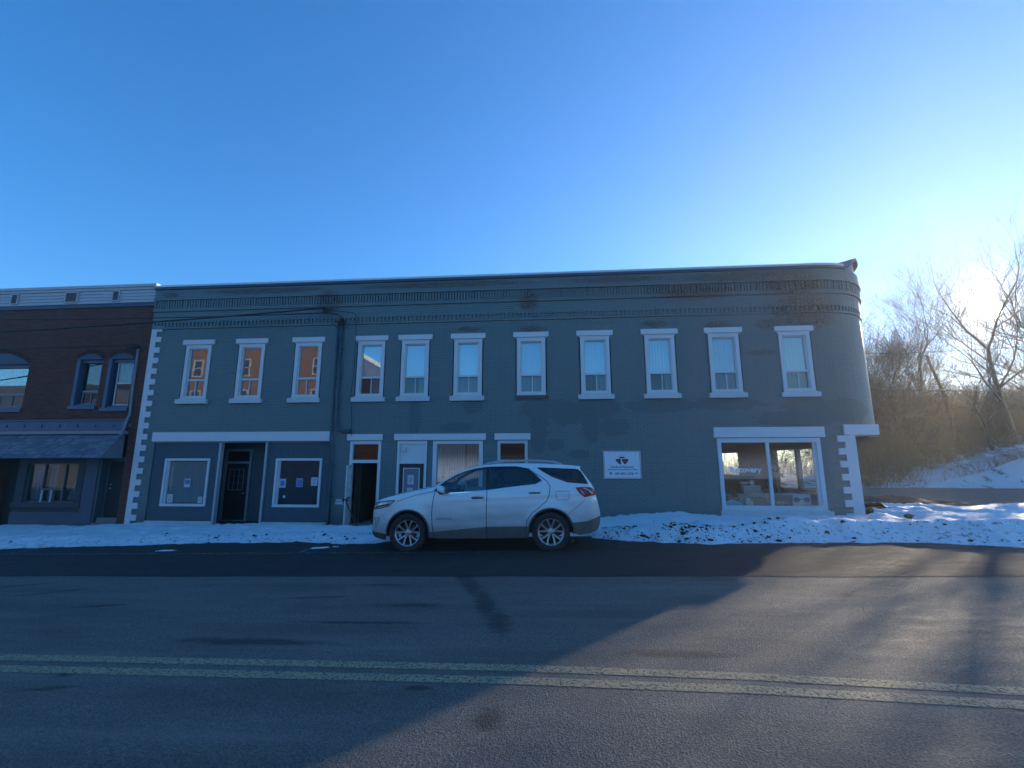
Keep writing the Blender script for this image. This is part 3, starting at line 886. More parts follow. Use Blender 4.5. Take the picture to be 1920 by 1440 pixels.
# what stands behind each of the eleven upper windows
spec = [('r', 'dark', 'grey', 'red-brick reflection and dark right slider'), ('r', 'dark', 'grey', ''), ('r', 'dark', 'grey', ''),
        ('c', 'dark', 'c', ''), ('s', 'darkhalf', 's', ''), ('c', 'c', 'c', ''), ('s', 's', 's', ''), ('c', 'dark', 'c', ''), ('c', 'dark', 'c', ''), ('s', 's', 's', ''), ('w', 'w', 'w', '')]
for i, x in enumerate(WX):
    kind = spec[i][0]
    w = MB()
    frame(w, x-.46, x+.46, 3.78, 5.62, .115, -.015, .12, .10, .07)
    frame(w, x-.345, x+.345, 3.85, 5.52, .030, .045, .12)          # inner stop
    w.box(x-.345, x+.345, .030, .115, 4.385, 4.445)                 # meeting rail
    mx = x + (.03 if kind != 'r' else -.01)
    w.box(mx-.014, mx+.014, .050, .085, 3.88, 4.385)                # slider stile
    o = w.build('window', M['white'], blue)
    g = MB(); g.box(x-.33, x+.33, .085, .092, 4.44, 5.50); g.build('pane', M['glassr'] if kind == 'r' else M['glass'], o)
    g = MB(); g.box(x-.33, x+.33, .092, .098, 3.87, 4.39); g.build('pane', M['glassr'] if kind == 'r' else M['glassl'], o)
    s_ = MB(); 
    if i != 6: s_.box(x-.56, x+.55, -.10, .02, 3.60+.0, 3.745)
    s_.box(x-.48, x+.48, -.055, .02, 3.748, 3.782)
    s_.build('sill', M['whiteold'], o)
    l_ = MB(); l_.box(x-.57, x+.57, -.06, .02, 5.655, 5.815); l_.box(x-.50, x+.50, -.01, .02, 5.618, 5.655); l_.build('lintel', M['white'], o)
    cm = {'c': M['curtain'], 's': M['shade'], 'w': M['creamglow'], 'r': M['dim']}[kind]
    c = MB(); n = 40                                                # softly folded curtain behind the upper sash
    if kind != 'r':
        for k in range(n):
            xa, xb = x-.34+.68*k/n, x-.34+.68*(k+1)/n
            fo = .004 if kind == 'c' else .001
            ya, yb = .20+fo*math.sin(k*1.1), .20+fo*math.sin((k+1)*1.1)
            zb = 3.87 if i == 10 else 4.41  # last window's curtain hangs full height and carries the painted glow
            c.face([(xa, ya, zb), (xb, yb, zb), (xb, yb, 5.52), (xa, ya, 5.52)])
        c.build('curtain', cm, o, smooth=True)
    if kind == 'r':
        c.box(x+.0, x+.33, .100, .106, 3.87, 4.39); c.build('insect_screen', M['screen'], o)
    elif i != 10:                                                   # lace in the lower sash, or a dark open half
        xa0 = x-.33 if i in (5, 6, 9) else x+(.04 if i in (3, 7) else .12)
        c = MB(); n = 22
        for k in range(n):
            xa, xb = xa0+(x+.33-xa0)*k/n, xa0+(x+.33-xa0)*(k+1)/n
            ya, yb = .16+.014*math.sin(k*1.3+i), .16+.014*math.sin((k+1)*1.3+i)
            tie = .06*math.sin(i*2.1)*(k/n)
            c.face([(xa, ya, 3.87), (xb, yb, 3.87), (xb+tie*.2, yb, 4.41), (xa+tie*.2, ya, 4.41)])
        c.build('lace_curtain', M['lace'], o, smooth=True)
        if i not in (5, 6, 9): MB().box(x-.33, xa0-.01, .150, .156, 3.87, 4.39).build('insect_screen', M['screen'], o)
# bare brick where one sill has broken away
b = MB(); b.box(-1.05, .0, -.045, .02, 3.63, 3.745); b.build('broken_sill', M['rbrick'], blue)

# left shopfront: fascia, boarded fronts either side of a recessed door
b = MB(); b.box(-13.16, -6.99, -.09, .02, 2.345, 2.645); b.build('fascia', M['white'], blue)
b = MB(); b.box(-13.10, -7.0, -.02, .03, 2.30, 2.343); b.build('fascia_strip', M['frame_dim'], blue)
M['bluntblind'] = fabric('blue_grey_blind', (.42, .47, .52))
def storefront_panel(x0, x1, wx0, wx1, wz0, wz1, left):
    b = MB(); y0, y1 = .03, .10
    b.box(x0, wx0, y0, y1, -.25, 2.30); b.box(wx1, x1, y0, y1, -.25, 2.30)
    b.box(wx0, wx1, y0, y1, wz1, 2.30); b.box(wx0, wx1, y0, y1, -.25, wz0)
    p = b.build('storefront_panel', M['tealpanel'], blue)
    b = MB(); b.box(x0-.02, x1+.0, -.005, .028, -.50, -.20); b.box(x0-.02, x1-.02, -.02, -.006, -.50, -.36)
    b.build('baseboard', M['whiteold'], blue)
    w = MB(); frame(w, wx0, wx1, wz0, wz1, .07, -.012, .10, .075, .08); w.box(wx0+.07, wx0+.13, .05, .10, wz0+.08, wz1-.075)
    o = w.build('window', M['white'], blue)
    g = MB(); g.box(wx0+.07, wx1-.07, .085, .09, wz0+.08, wz1-.07); g.build('pane', M['glassf'], o)
    c = MB(); nb = 22; wd = (wx1-wx0-.14)/nb
    for k in range(nb):
        cx = wx0+.07+wd*(k+.5); c.obox((cx, .15, (wz0+wz1)/2), wd*1.05, .003, wz1-wz0-.2, rz=R(60 if left else 70))
    c.build('vertical_blind', M['bluntblind'] if left else M['shadedim'], o)
    return o
M['shadedim'] = fabric('dull_blind', (.14, .17, .22))
w1 = storefront_panel(-13.10, -10.75, -12.66, -11.09, .26, 1.79, True)
w2 = storefront_panel(-9.15, -7.0, -8.82, -7.27, .26, 1.79, False)
for x0, x1 in ((-10.80, -10.73), (-9.20, -9.14)): MB().box(x0, x1, -.03, .12, -.42, 2.30).build('corner_trim', M['frame_mid'], blue)
b = MB()
b.box(-13.0, -11.30, .98, 1.06, -.5, 2.34); b.box(-10.28, -9.0, .98, 1.06, -.5, 2.34); b.box(-11.3, -10.28, .98, 1.06, 2.14, 2.34)
b.build('recess_wall', M['tealpanel'], blue); b = MB()
b.face([(-9.15, .1, -.5), (-9.02, 1, -.5), (-9.02, 1, 2.34), (-9.15, .1, 2.34)])
b.build('recess_wall', M['tealpanel'], blue); b = MB()
b.face([(-10.75, .1, -.5), (-10.75, .1, 2.34), (-11.62, 1, 2.34), (-11.62, 1, -.5)])
b.build('recess_wall', M['tealpanel'], blue)
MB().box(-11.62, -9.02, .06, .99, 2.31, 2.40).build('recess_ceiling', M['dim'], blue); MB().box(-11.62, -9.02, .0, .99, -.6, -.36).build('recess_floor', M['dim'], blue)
b = MB(); frame(b, -11.29, -10.29, -.36, 2.13, .09, .93, 1.02); b.box(-11.2, -10.38, .93, 1.02, 1.62, 1.70)
df = b.build('door_frame', M['frame_dim'], blue)
b = MB(); b.box(-11.2, -10.38, .97, 1.01, -.34, 1.62); d1 = b.build('door', M['black'], blue)
b = MB(); frame(b, -11.08, -10.55, .72, 1.44, .02, .955, .968)
for k in (1, 2): b.box(-11.08+.53*k/3-.007, -11.08+.53*k/3+.007, .957, .967, .74, 1.42)
for k in (1, 2): b.box(-11.06, -10.57, .957, .966, .72+.24*k-.005, .72+.24*k+.005)
b.build('window_grille', M['frame_dim'], d1)
b = MB(); b.tube([(-10.5, .93, .62), (-10.5, .97, .62)], .025, 10); b.build('handle', M['alu'], d1)
b = MB(); b.box(-11.2, -10.38, .972, .978, 1.70, 2.06); b.build('transom_pane', M['tintglass'], df)
for x in (-10.98, -10.68):
    o = MB().tube([(x, 2.0, 2.52), (x, 2.0, 2.49)], .09, 16).build('ceiling_light', emit('lit_lamp', (1, .85, .65), 3.0))
    tag(o, 'small round lit ceiling lamp seen through the transom, %s of two' % ('left' if x < -10.8 else 'right'), 'ceiling light', 'lamps behind the transom')

# entrance A: transom, open door
def lintel(x0, x1, z0=2.355, z1=2.555):
    return MB().box(x0, x1, -.07, .02, z0, z1).build('lintel', M['white'], blue)
lintel(-6.46, -5.30); lintel(-4.91, -1.97); lintel(-1.70, -.58); lintel(4.94, 8.10, 2.395, 2.70)
b = MB(); frame(b, -6.36, -5.34, -.42, 2.335, .09, -.015, .12, .10, .05); b.box(-6.27, -5.43, -.015, .12, 1.64, 1.74)
da = b.build('door_frame', M['white'], blue)
MB().box(-6.27, -5.43, .07, .078, 1.74, 2.24).build('transom_pane', M['glassd'], da)
b = MB(); ang = R(-75); hx, hy = -6.28, -.02
def leafp(u, v, w_): return (hx+u*math.cos(ang)-v*math.sin(ang), hy+u*math.sin(ang)+v*math.cos(ang), w_)
def lbox(b, u0, u1, v0, v1, z0, z1):
    i = len(b.v)
    for z in (z0, z1):
        for u, v in ((u0, v0), (u1, v0), (u1, v1), (u0, v1)): b.v.append(leafp(u, v, z))
    for q in ((0,3,2,1),(4,5,6,7),(0,1,5,4),(1,2,6,5),(2,3,7,6),(3,0,4,7)): b.f.append(tuple(i+k for k in q))
lbox(b, 0, .86, 0, .04, -.28, .62); lbox(b, 0, .12, 0, .04, .62, 1.58); lbox(b, .74, .86, 0, .04, .62, 1.58); lbox(b, .12, .74, 0, .04, 1.48, 1.58)
for k in (1, 2): lbox(b, .12+.62*k/3-.012, .12+.62*k/3+.012, .005, .035, .62, 1.48)
for k in (1, 2, 3): lbox(b, .12, .74, .007, .033, .62+.215*k-.010, .62+.215*k+.010)
leaf = b.build('door', M['whiteold'], blue)
g = MB(); lbox(g, .12, .74, .018, .022, .62, 1.48); g.build('pane', M['glass'], leaf)
g = MB(); lbox(g, .78, .82, -.06, .10, .52, .56); lbox(g, .70, .83, -.075, -.055, .53, .555); g.build('handle', M['black'], leaf)
b = MB(); b.box(-6.2, -5.2, .0, .35, -.5, -.33); b.build('doorstep', M['concrete'], blue)
b = MB()
for k in range(9): b.box(-5.9, -5.05, .95+.24*k, 1.2+.24*k, -.35, -.15+.18*k)
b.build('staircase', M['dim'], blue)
b = MB(); b.box(-6.30, -6.22, .35, 1.9, -.4, 2.0); b.box(-6.24, -6.15, .5, .56, -.4, 1.9); b.build('hall_panel', M['brownwall'], blue)
# entrance B with a boarded transom
b = MB(); frame(b, -4.81, -3.85, -.42, 2.335, .08, -.015, .12, .10, .05); b.box(-4.73, -3.93, -.015, .12, 1.62, 1.70)
db = b.build('door_frame', M['white'], blue)
b = MB(); b.box(-4.73, -3.93, .03, .05, 1.70, 2.235); tb = b.build('transom_panel', M['white'], db)
b = MB(); b.box(-4.67, -4.53, -.05, .03, 2.00, 2.16); b.build('lamp_box', M['whiteold'], db)
b = MB(); b.box(-4.73, -3.93, .04, .08, -.4, 1.62); dB = b.build('door', M['black'], blue)
b = MB(); frame(b, -4.60, -4.07, -.1, 1.49, .025, .02, .038); b.build('pane_frame', M['white'], dB)
b = MB(); b.box(-4.575, -4.095, .026, .036, -.07, 1.465); b.build('pane', simple('frosted_pane', (.14, .17, .21), .3, bump=0), dB)
# tall window with blinds
w = MB(); frame(w, winB[0]+.01, winB[1]-.01, .36, 2.335, .12, -.015, .12, .10, .08)
o = w.build('window', M['white'], blue)
MB().box(winB[0]+.13, winB[1]-.13, .08, .086, .44, 2.235).build('pane', M['glass'], o)
c = MB(); n = 17
M['blindp'] = fabric('pale_blind', (.52, .54, .54))
for k in range(n):
    cx = winB[0]+.13+1.35*(k+.5)/n
    if k == 11: continue
    c.obox((cx, .17, 1.35), .088, .003, 1.75, rz=R(54 if k < 11 else 62))
c.build('vertical_blind', M['blindp'], o)
# small window C
w = MB(); frame(w, winC[0]+.01, winC[1]-.01, 1.01, 2.335, .085, -.015, .12, .09, .62); w.box(-1.53, -.75, -.02, .06, 1.68, 1.74)
o = w.build('window', M['whiteold'], blue)
MB().box(-1.53, -.75, .07, .076, 1.6, 2.25).build('pane', M['glassd'], o)
# big shop window D
w = MB(); frame(w, 5.03, 7.97, .27, 2.375, .11, -.02, .14, .13, .14); w.box(6.44, 6.53, .02, .10, .41, 2.245)
w.box(7.78, 7.86, .06, .12, .41, 2.245)
o = w.build('window', M['white'], blue)
g = MB(); g.box(5.14, 6.44, .06, .066, .41, 2.245); g.build('pane', M['shopglass'], o)
g = MB(); g.box(6.53, 7.78, .06, .066, .41, 2.245); g.build('pane', M['shopglass'], o)
s_ = MB(); s_.box(4.98, 8.08, -.10, .02, .12, .268); s_.box(5.0, 8.0, -.05, .02, .268, .30); s_.build('sill', M['whiteold'], o)
text_mesh('lettering', 'ROADS TO', .125, M['warmdecal'], (5.80, .052, 1.575), o)
text_mesh('lettering', 'Recovery', .235, M['decal'], (5.80, .052, 1.44), o, bold=.006)
text_mesh('lettering', 'COMMUNITY', .10, M['greyink'], (5.80, .052, 1.21), o)
text_mesh('lettering', 'CENTER', .095, M['decal'], (5.80, .052, 1.06), o)
# side wall window frames seen through the shop
w = MB()
for a, c in ((2.6, 7.1), (10.6, 13.6)):
    z0 = .55 if a < 5 else .95
    w.box(SL-.25, SL-.1, a, a+.07, z0, 2.25); w.box(SL-.25, SL-.1, c-.07, c, z0, 2.25)
    w.box(SL-.25, SL-.1, a, c, z0, z0+.07); w.box(SL-.25, SL-.1, a, c, 2.18, 2.25)
w.box(SL-.25, SL-.1, 5.05, 5.22, .6, 2.2)
w.build('window_frame', M['frame_dim'], blue)
# house-side lines: conduit mast
# ------------------------------------------------------------------ red brick neighbour on the left
flat = lambda u, off=0.: (u, -off)
red = thing('brick_shop_building', 'dark red brick building with blue arched windows and pale siding band', 'building', (-19, 0, -.3))
LX0 = -27.0; LX1 = -13.785
def arch_hole(x0, x1, z0, z1): return (x0, x1, z0, z1)
AW = [(-20.55, -18.28, 3.50, 5.50, 5.10), (-16.46, -15.48, 3.58, 5.42, 5.22), (-15.26, -14.28, 3.50, 5.42, 5.22), (-22.8, -21.8, 3.55, 5.42, 5.22)]
b = MB()
SH = (-18.72, -14.10, -.9, 2.56)
wall(b, LX0, LX1, -.9, 7.12, [SH]+[(a, c, d, t) for a, c, d, e, t in AW], pf=flat)
b.f_ok = 1
o = b.build('wall', M['rbrick'], red)
for x0, x1, z0, zt, zs in AW:        # segmental arch heads
    n = 12; b = MB()
    for k in range(n):
        ua, uc = x0+(x1-x0)*k/n, x0+(x1-x0)*(k+1)/n
        fa = zs+(zt-zs)*(1-((ua-(x0+x1)/2)/((x1-x0)/2))**2); fc = zs+(zt-zs)*(1-((uc-(x0+x1)/2)/((x1-x0)/2))**2)
        b.face([(ua, -.012, zs-.01), (uc, -.012, zs-.01), (uc, -.012, fc), (ua, -.012, fa)])
        b.face([(ua, -.012, fa), (uc, -.012, fc), (uc, .0, fc+.0), (ua, .0, fa+.0)])
    b.build('arch_panel', M['bluedark'], red)
b = MB()
for x0, x1, z0, zt, zs in AW:        # rowlock arch brick
    n = 14; cx = (x0+x1)/2
    for k in range(n):
        t0 = (k+.5)/n; u = x0+(x1-x0)*t0
        z = zs+(zt-zs)*(1-((u-cx)/((x1-x0)/2))**2)
        sl = -2*(zt-zs)*((u-cx)/((x1-x0)/2))/((x1-x0)/2)
        b.obox((u, -.006, z+.075), (x1-x0)/n*.93, .03, .14, ry=-math.atan(sl))
b.build('arch_brick', M['rbrick2'] if 'rbrick2' in M else M['rbrick'], red)
for i, (x0, x1, z0, zt, zs) in enumerate(AW):
    w = MB(); frame(w, x0, x1, z0, zs, .10 if i else .06, .08, .26, .12, .08)
    w.box(x0, x0+.12, .0, .08, z0, zs-.005)
    w.box(x0-.02, x1+.02, -.06, .10, z0-.12, z0)
    o = w.build('window', M['bluetrim'], red)
    L_, R_ = x0+.24, x1-.06
    if i == 0: L_ = x0+.10
    s_ = MB(); 
    if i == 2:
        frame(s_, L_, R_, z0+.10, zs-.12, .03, .14, .20); s_.box(L_, R_, .14, .20, 4.35, 4.40)
    else:
        s_.box(L_, R_, .12, .20, z0+.49, z0+.55)
        frame(s_, L_, R_ if i else -18.36, z0+.08, z0+.48, .022, .14, .20); m_ = (L_+R_)/2; s_.box(m_-.012, m_+.012, .14, .20, z0+.1, z0+.47)
        if i == 0: s_.box(-18.92, -18.89, .14, .20, z0+.1, z0+.47)
    s_.build('sash', M['white'] if i == 2 else M['frame_dim'], o)
    g = MB(); g.box(L_, R_, .17, .175, z0+.08, zs-.1); g.build('pane', M['glass'] if i == 0 else M['glassd2'], o)
    if i in (1, 2): MB().box(L_, R_, .22, .225, z0+(.5 if i == 1 else .86), zs-.1).build('curtain', M['tanreflect'], o)  # sheet added behind the pane to carry the painted brown reflection
    c = MB(); c.box(L_, R_, .180, .186, z0+.08, z0+(.50 if i != 2 else .86)); c.build('insect_screen', M['screen'], o)
b = MB(); b.box(LX0, LX1, .32, .40, -.9, 7.1); b.box(LX0, LX1, .4, 13, 7.05, 7.12); b.box(LX0-.2, LX0, 0, 13, -.9, 7.1)
b.build('interior_wall', M['dim'], red)
# upper blue board, lapped siding and cap
b = MB(); b.box(LX0, LX1+.03, -.05, .02, 7.105, 7.235); b.build('frieze_board', M['bluedark'], red)
b = MB(); nrow = 4; z = 7.24; hh = (7.70-7.24)/nrow
for k in range(nrow):
    b.face([(LX0, -.085, z), (LX1+.02, -.085, z), (LX1+.02, -.060, z+hh), (LX0, -.060, z+hh)])
    b.face([(LX0, -.060, z), (LX1+.02, -.060, z), (LX1+.02, -.085, z), (LX0, -.085, z)])
    z += hh
b.box(LX0, LX1+.02, -.058, .3, 7.235, 7.71)
b.build('siding', M['siding'], red)
b = MB(); b.box(LX0, LX1+.04, -.10, .3, 7.712, 7.80); b.box(LX0, LX1+.04, -.14, .3, 7.803, 7.90)
b.build('eave_trim', M['siding'], red)
for x0, x1 in ((-19.40, -19.12), (-17.26, -16.76), (-15.42, -15.14), (-21.4, -21.1)):
    f_ = MB(); frame(f_, x0, x1, 7.29, 7.69, .035, -.12, -.05); v = f_.build('louvre_vent', M['siding'], red)
    s_ = MB(); s_.box(x0+.035, x1-.035, -.09, -.085, 7.32, 7.66)
    for k in range(9): s_.obox(((x0+x1)/2, -.10, 7.335+.037*k), x1-x0-.07, .035, .006, rx=R(35))
    s_.build('louvre', simple('vent_grey', (.16, .17, .21), .6, bump=0), v)
# cornice band over the shopfront, gutter line, shingled canopy
b = MB(); b.box(LX0, -14.20, -.10, .02, 2.70, 3.05); b.box(LX0, -14.16, -.15, .02, 3.052, 3.09)
for k in range(20): b.box(-26.6+k*.66, -26.48+k*.66, -.125, -.10, 2.84, 2.93)
b.build('signboard_band', M['bluetrim'], red)
b = MB(); b.box(LX0, -14.12, -.20, .02, 2.60, 2.697); b.build('gutter', M['alu2'] if 'alu2' in M else M['frame_dim'], red)
b = MB()
cx1 = -14.22
def cz(t): return 2.58-.75*t
nrow = 7; rnd = random.Random(5)
for k in range(nrow):
    t0, t1 = k/nrow, (k+1)/nrow+.03
    x = LX0; end = cx1-.0
    while x < end:
        w_ = rnd.uniform(.10, .26); x1_ = min(end, x+w_); dz = rnd.uniform(-.012, .012); th = rnd.uniform(.018, .034)
        y0, y1 = -.10-.60*t0, -.10-.60*t1
        b.face([(x+.004, y0-.002, cz(t0)+.004), (x+.004, y1-th, cz(t1)+dz), (x1_-.004, y1-th, cz(t1)+dz), (x1_-.004, y0-.002, cz(t0)+.004)][::-1])
        b.face([(x+.004, y1-th, cz(t1)+dz), (x+.004, y1+.02, cz(t1)+dz-.012), (x1_-.004, y1+.02, cz(t1)+dz-.012), (x1_-.004, y1-th, cz(t1)+dz)][::-1])
        x = x1_
b.face([(cx1, -.10, 2.58), (cx1, -.72, 1.80), (cx1, -.0, 1.80), (cx1, 0, 2.58)])
b.face([(LX0, -.08, 2.56), (cx1, -.08, 2.56), (cx1, -.70, 1.82), (LX0, -.70, 1.82)])
b.face([(LX0, -.72, 1.80), (cx1, -.72, 1.80), (cx1, .2, 1.80), (LX0, .2, 1.80)])
b.build('shingle_canopy', M['shingle'], red)
# ground floor: stucco pier, stone-clad window bay, recessed door
b = MB()
b.box(-15.50, -15.06, .02, .30, -.9, 1.86); b.box(-18.0, -15.50, .02, .30, -.9, .03)
b.build('stucco_pier', M['stucco'], red)
b = MB(); b.box(-18.0, -17.70, .05, .30, .03, 1.86); b.box(-15.80, -15.50, .05, .30, .03, 1.86); b.box(-17.70, -15.80, .05, .30, 1.64, 1.86); b.box(-17.70, -15.80, .05, .3, .18, .33)
b.box(-18.0, -15.50, -.03, .045, .18, .34); b.box(-17.98, -15.5, .06, .3, .03, .18)
for k in range(8):
    b.box(-15.68, -15.53, .025, .05, .38+.155*k, .50+.155*k)
b.build('stone_surround', M['stone'], red)
w = MB(); frame(w, -17.70, -15.80, .33, 1.64, .05, .12, .20); w.box(-17.13, -17.08, .12, .2, .38, 1.60); w.box(-16.36, -16.31, .12, .2, .38, 1.60); w.box(-17.08, -16.36, .12, .2, .74, .80)
o = w.build('window', M['stone2'] if 'stone2' in M else M['frame_dim2'], red)
s_ = MB(); s_.box(-17.08, -17.05, .10, .14, .34, .74); s_.box(-16.74, -16.71, .10, .14, .34, .74); s_.build('slider_bar', M['white'], o)
MB().box(-17.65, -15.85, .16, .165, .38, 1.6).build('pane', M['glassf'], o)
c = MB()
for (a, c_, xb) in ((-17.62, -17.2, -.25), (-17.0, -16.72, .12), (-16.02, -15.86, 0)):
    n = 10
    for k in range(n):
        u0_, u1_ = a+(c_-a)*k/n, a+(c_-a)*(k+1)/n
        c.face([(u0_, .24+.015*math.sin(k*1.9), .40), (u1_, .24+.015*math.sin((k+1)*1.9), .40), (u1_, .24+.015*math.sin((k+1)*1.9), 1.60), (u0_, .24+.015*math.sin(k*1.9), 1.60)])
c.face([(-16.25, .23, .42), (-15.86, .23, .42), (-15.86, .23, 1.55)])
c.build('curtain', M['shadedim'], o)
b = MB(); b.box(-15.06, -14.98, .06, .42, -.3, 1.86); b.box(-14.98, -14.10, .30, .42, 1.70, 1.86); b.box(-14.98, -14.90, .30, .40, -.2, 1.7)
b.build('door_frame', M['frame_dim2'], red)
b = MB(); b.box(-14.90, -14.08, .34, .38, -.12, 1.70)
dr = b.build('door', M['navy'], red)
b = MB()                               # fanlight: half-round of glass with spokes
for k in range(6):
    a0, a1 = math.pi*(k+.08)/6, math.pi*(k+.92)/6
    b.face([(-14.49+.06*math.cos(a0), .335, 1.36+.05*math.sin(a0)), (-14.49+.30*math.cos(a0), .335, 1.36+.22*math.sin(a0)), (-14.49+.30*math.cos(a1), .335, 1.36+.22*math.sin(a1)), (-14.49+.06*math.cos(a1), .335, 1.36+.05*math.sin(a1))])
b.build('fanlight', simple('fanlight_glass', (.22, .26, .30), .3, bump=0), dr)
b = MB(); b.tube([(-14.80, .33, .80), (-14.80, .29, .80)], .028, 10); b.tube([(-14.80, .33, .93), (-14.80, .31, .93)], .022, 10); b.build('door_knob', M['alu'], dr)
b = MB(); b.box(-14.98, -14.10, -.02, .42, -.9, -.30); b.box(-14.92, -14.08, .1, .42, -.30, -.14); b.build('doorstep', M['concrete'], red)
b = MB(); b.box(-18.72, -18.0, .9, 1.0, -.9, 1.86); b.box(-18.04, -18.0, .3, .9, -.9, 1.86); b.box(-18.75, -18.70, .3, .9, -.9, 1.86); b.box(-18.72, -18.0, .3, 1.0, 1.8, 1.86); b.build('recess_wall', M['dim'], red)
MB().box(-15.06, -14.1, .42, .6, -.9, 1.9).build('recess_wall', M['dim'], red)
b = MB(); frame(b, -19.6, -18.28, .62, 1.55, .04, .86, .90); b.build('recess_window', M['frame_dim2'], red)
# service pipe down the party wall
b = MB(); b.tube([(-14.16, -.06, 5.56), (-14.15, -.06, 4.2), (-14.11, -.06, 3.25), (-14.10, -.13, 3.12), (-14.10, -.21, 2.75), (-14.12, -.22, 2.60), (-14.20, -.24, 2.52)], .038, 10)
o = b.build('service_pipe', M['frame_dim'], None, smooth=True); tag(o, 'pale vertical service pipe on the brick beside the white quoins', 'pipe')
b = MB()
for k, (dx, dz) in enumerate(((-.35, -.05), (-.22, .04), (-.05, .02), (.02, .0))):
    b.tube([(-14.16+dx, -.02, 5.62+dz), (-14.16+dx, -.14, 5.66+dz), (-14.14+dx, -.15, 5.58+dz), (-14.14+dx*.5, -.08, 5.54)], .018, 6)
o = b.build('weatherhead', M['wire'], None); tag(o, 'small black cable brackets above the pale pipe on red brick', 'cable bracket')
# ------------------------------------------------------------------ lines and conduits on the facade
mast = thing('conduit_mast', 'grey-blue electric service conduits running down the painted facade', 'conduit', (-6.94, -.08, -.3))
b = MB(); b.tube([(-7.0, -.09, 6.22), (-7.0, -.09, 2.4), (-6.90, -.09, 2.2), (-6.88, -.07, -.5)], .036, 10)
b.build('conduit', M['conduit'], mast, smooth=True)
b = MB(); b.tube([(-6.88, -.09, 6.22), (-6.86, -.09, 3.0), (-6.83, -.09, 2.80), (-6.74, -.09, 2.69), (-6.60, -.09, 2.64), (-6.44, -.09, 2.64)], .045, 10)
b.box(-6.48, -6.38, -.14, -.03, 2.58, 2.72)
b.build('conduit', M['conduit'], mast, smooth=True)
b = MB(); b.tube([(-7.05, -.05, 5.9), (-7.05, -.05, 5.0)], .02, 8)
for z in (5.4, 4.4, 3.4, 1.6, .6): b.box(-7.06, -6.80 if z > 2.6 else -6.82, -.10, -.0, z, z+.03)
b.build('bracket', M['conduit'], mast)
b = MB(); b.tube([(-6.88, -.09, 6.18), (-6.88, -.10, 6.34), (-6.86, -.20, 6.40)], [.05, .065, .03], 10); b.tube([(-7.0, -.09, 6.18), (-7.0, -.10, 6.30), (-7.05, -.2, 6.32)], [.04, .055, .02], 10)
b.tube([(-6.86, -.2, 6.40), (-6.70, -.25, 6.30), (-6.72, -.2, 6.14), (-6.86, -.15, 6.20)], .014, 6); b.tube([(-7.05, -.2, 6.30), (-7.16, -.24, 6.22), (-7.0, -.2, 6.12)], .012, 6)
b.build('weatherhead', M['wire'], mast)

def cable(label, a, c, sag, r_, n=24, extra=None, group='overhead cables on the left'):
    b = MB(); a, c = Vector(a), Vector(c); pts = []
    for k in range(n+1):
        t = k/n; p = a.lerp(c, t); p.z -= sag*4*t*(1-t); pts.append(p)
    if extra: pts += [Vector(e) for e in extra]
    b.tube(pts, r_, 6)
    return tag(b.build('overhead_cable', M['wire'], None), label, 'cable', group)
# to a pole up the street on the left; they hang one to four metres off the wall there
cable('upper overhead cable looping down into the conduit head', (-30, -2.4, 6.7), (-7.7, -.35, 6.55), .30, .019,
      extra=[(-7.3, -.32, 6.56), (-6.95, -.30, 6.50), (-6.76, -.27, 6.38), (-6.80, -.2, 6.24)])
cable('thick twisted cable rising to the anchor under the cornice', (-34, -4.5, 4.75), (-7.42, -.30, 6.74), .35, .026)
cable('second cable crossing the red brick just above the twisted one', (-34, -4.2, 5.3), (-13.2, -.62, 6.26), .25, .013)
cable('lowest thin cable ending at the pale pipe on red brick', (-34, -5.0, 4.85), (-14.2, -.15, 5.66), .25, .014)
cable('thin cable from the anchor along the cornice and down', (-7.42, -.30, 6.74), (-6.5, -.12, 6.62), .03, .010, 8,
      extra=[(-6.40, -.12, 6.55), (-6.37, -.11, 6.1), (-6.36, -.08, 4.6), (-6.42, -.07, 3.9), (-6.36, -.08, 3.2), (-6.30, -.09, 2.5)], group=None)
b = MB(); b.tube([(-7.42, -.0, 6.78), (-7.42, -.30, 6.74)], .02, 6); b.obox((-7.42, -.22, 6.68), .16, .05, .14, rz=.5, rx=.3); b.obox((-7.30, -.18, 6.76), .22, .04, .05, rz=-.4)
tag(b.build('cable_anchor', M['wire'], None), 'black cable anchor bracket under the cornice beside the conduit head', 'bracket')
cable('thin dark cable in the sky right of the rounded corner, upper one', (10.7, 3.0, 5.6), (48, 16, 12.0), .9, .012, group='cables right of the corner')
cable('thin dark cable in the sky right of the rounded corner, lower one', (10.7, 3.2, 4.4), (48, 18, 8.4), .9, .012, group='cables right of the corner')

# ------------------------------------------------------------------ sign on the facade
sg = thing('wall_sign', 'white recovery centre sign with brown sunrise logo on the blue-grey wall', 'sign', (2.19, -.04, 1.18))
MB().box(1.66, 2.72, -.045, -.004, 1.20, 1.98).build('board', M['signwhite'], sg)
b = MB(); frame(b, 1.635, 2.745, 1.175, 2.005, .018, -.06, -.002); b.build('frame', M['white'], sg)
b = MB(); frame(b, 1.653, 2.727, 1.193, 1.987, .010, -.0475, -.045); b.build('border', M['ink'], sg)
def poly(pts, y): b = MB(); b.face([(x, y, z) for x, z in pts]); return b
cx, cz_ = 2.19, 1.755
def bowl(t): return (cx+.20*math.sin(t), cz_-.175*math.cos(t))
L_ = [(cx-.20, cz_)]+[(cx-.20+.17*math.sin(t*math.pi/2), cz_-.155*(1-math.cos(t*math.pi/2))-.0) for t in ()]
left = [(cx-.20, cz_), (cx-.175, cz_-.055), (cx-.135, cz_-.10), (cx-.085, cz_-.14), (cx-.03, cz_-.165), (cx-.025, cz_-.11), (cx-.045, cz_-.06), (cx-.035, cz_-.02), (cx-.02, cz_+.012), (cx-.10, cz_+.01)]
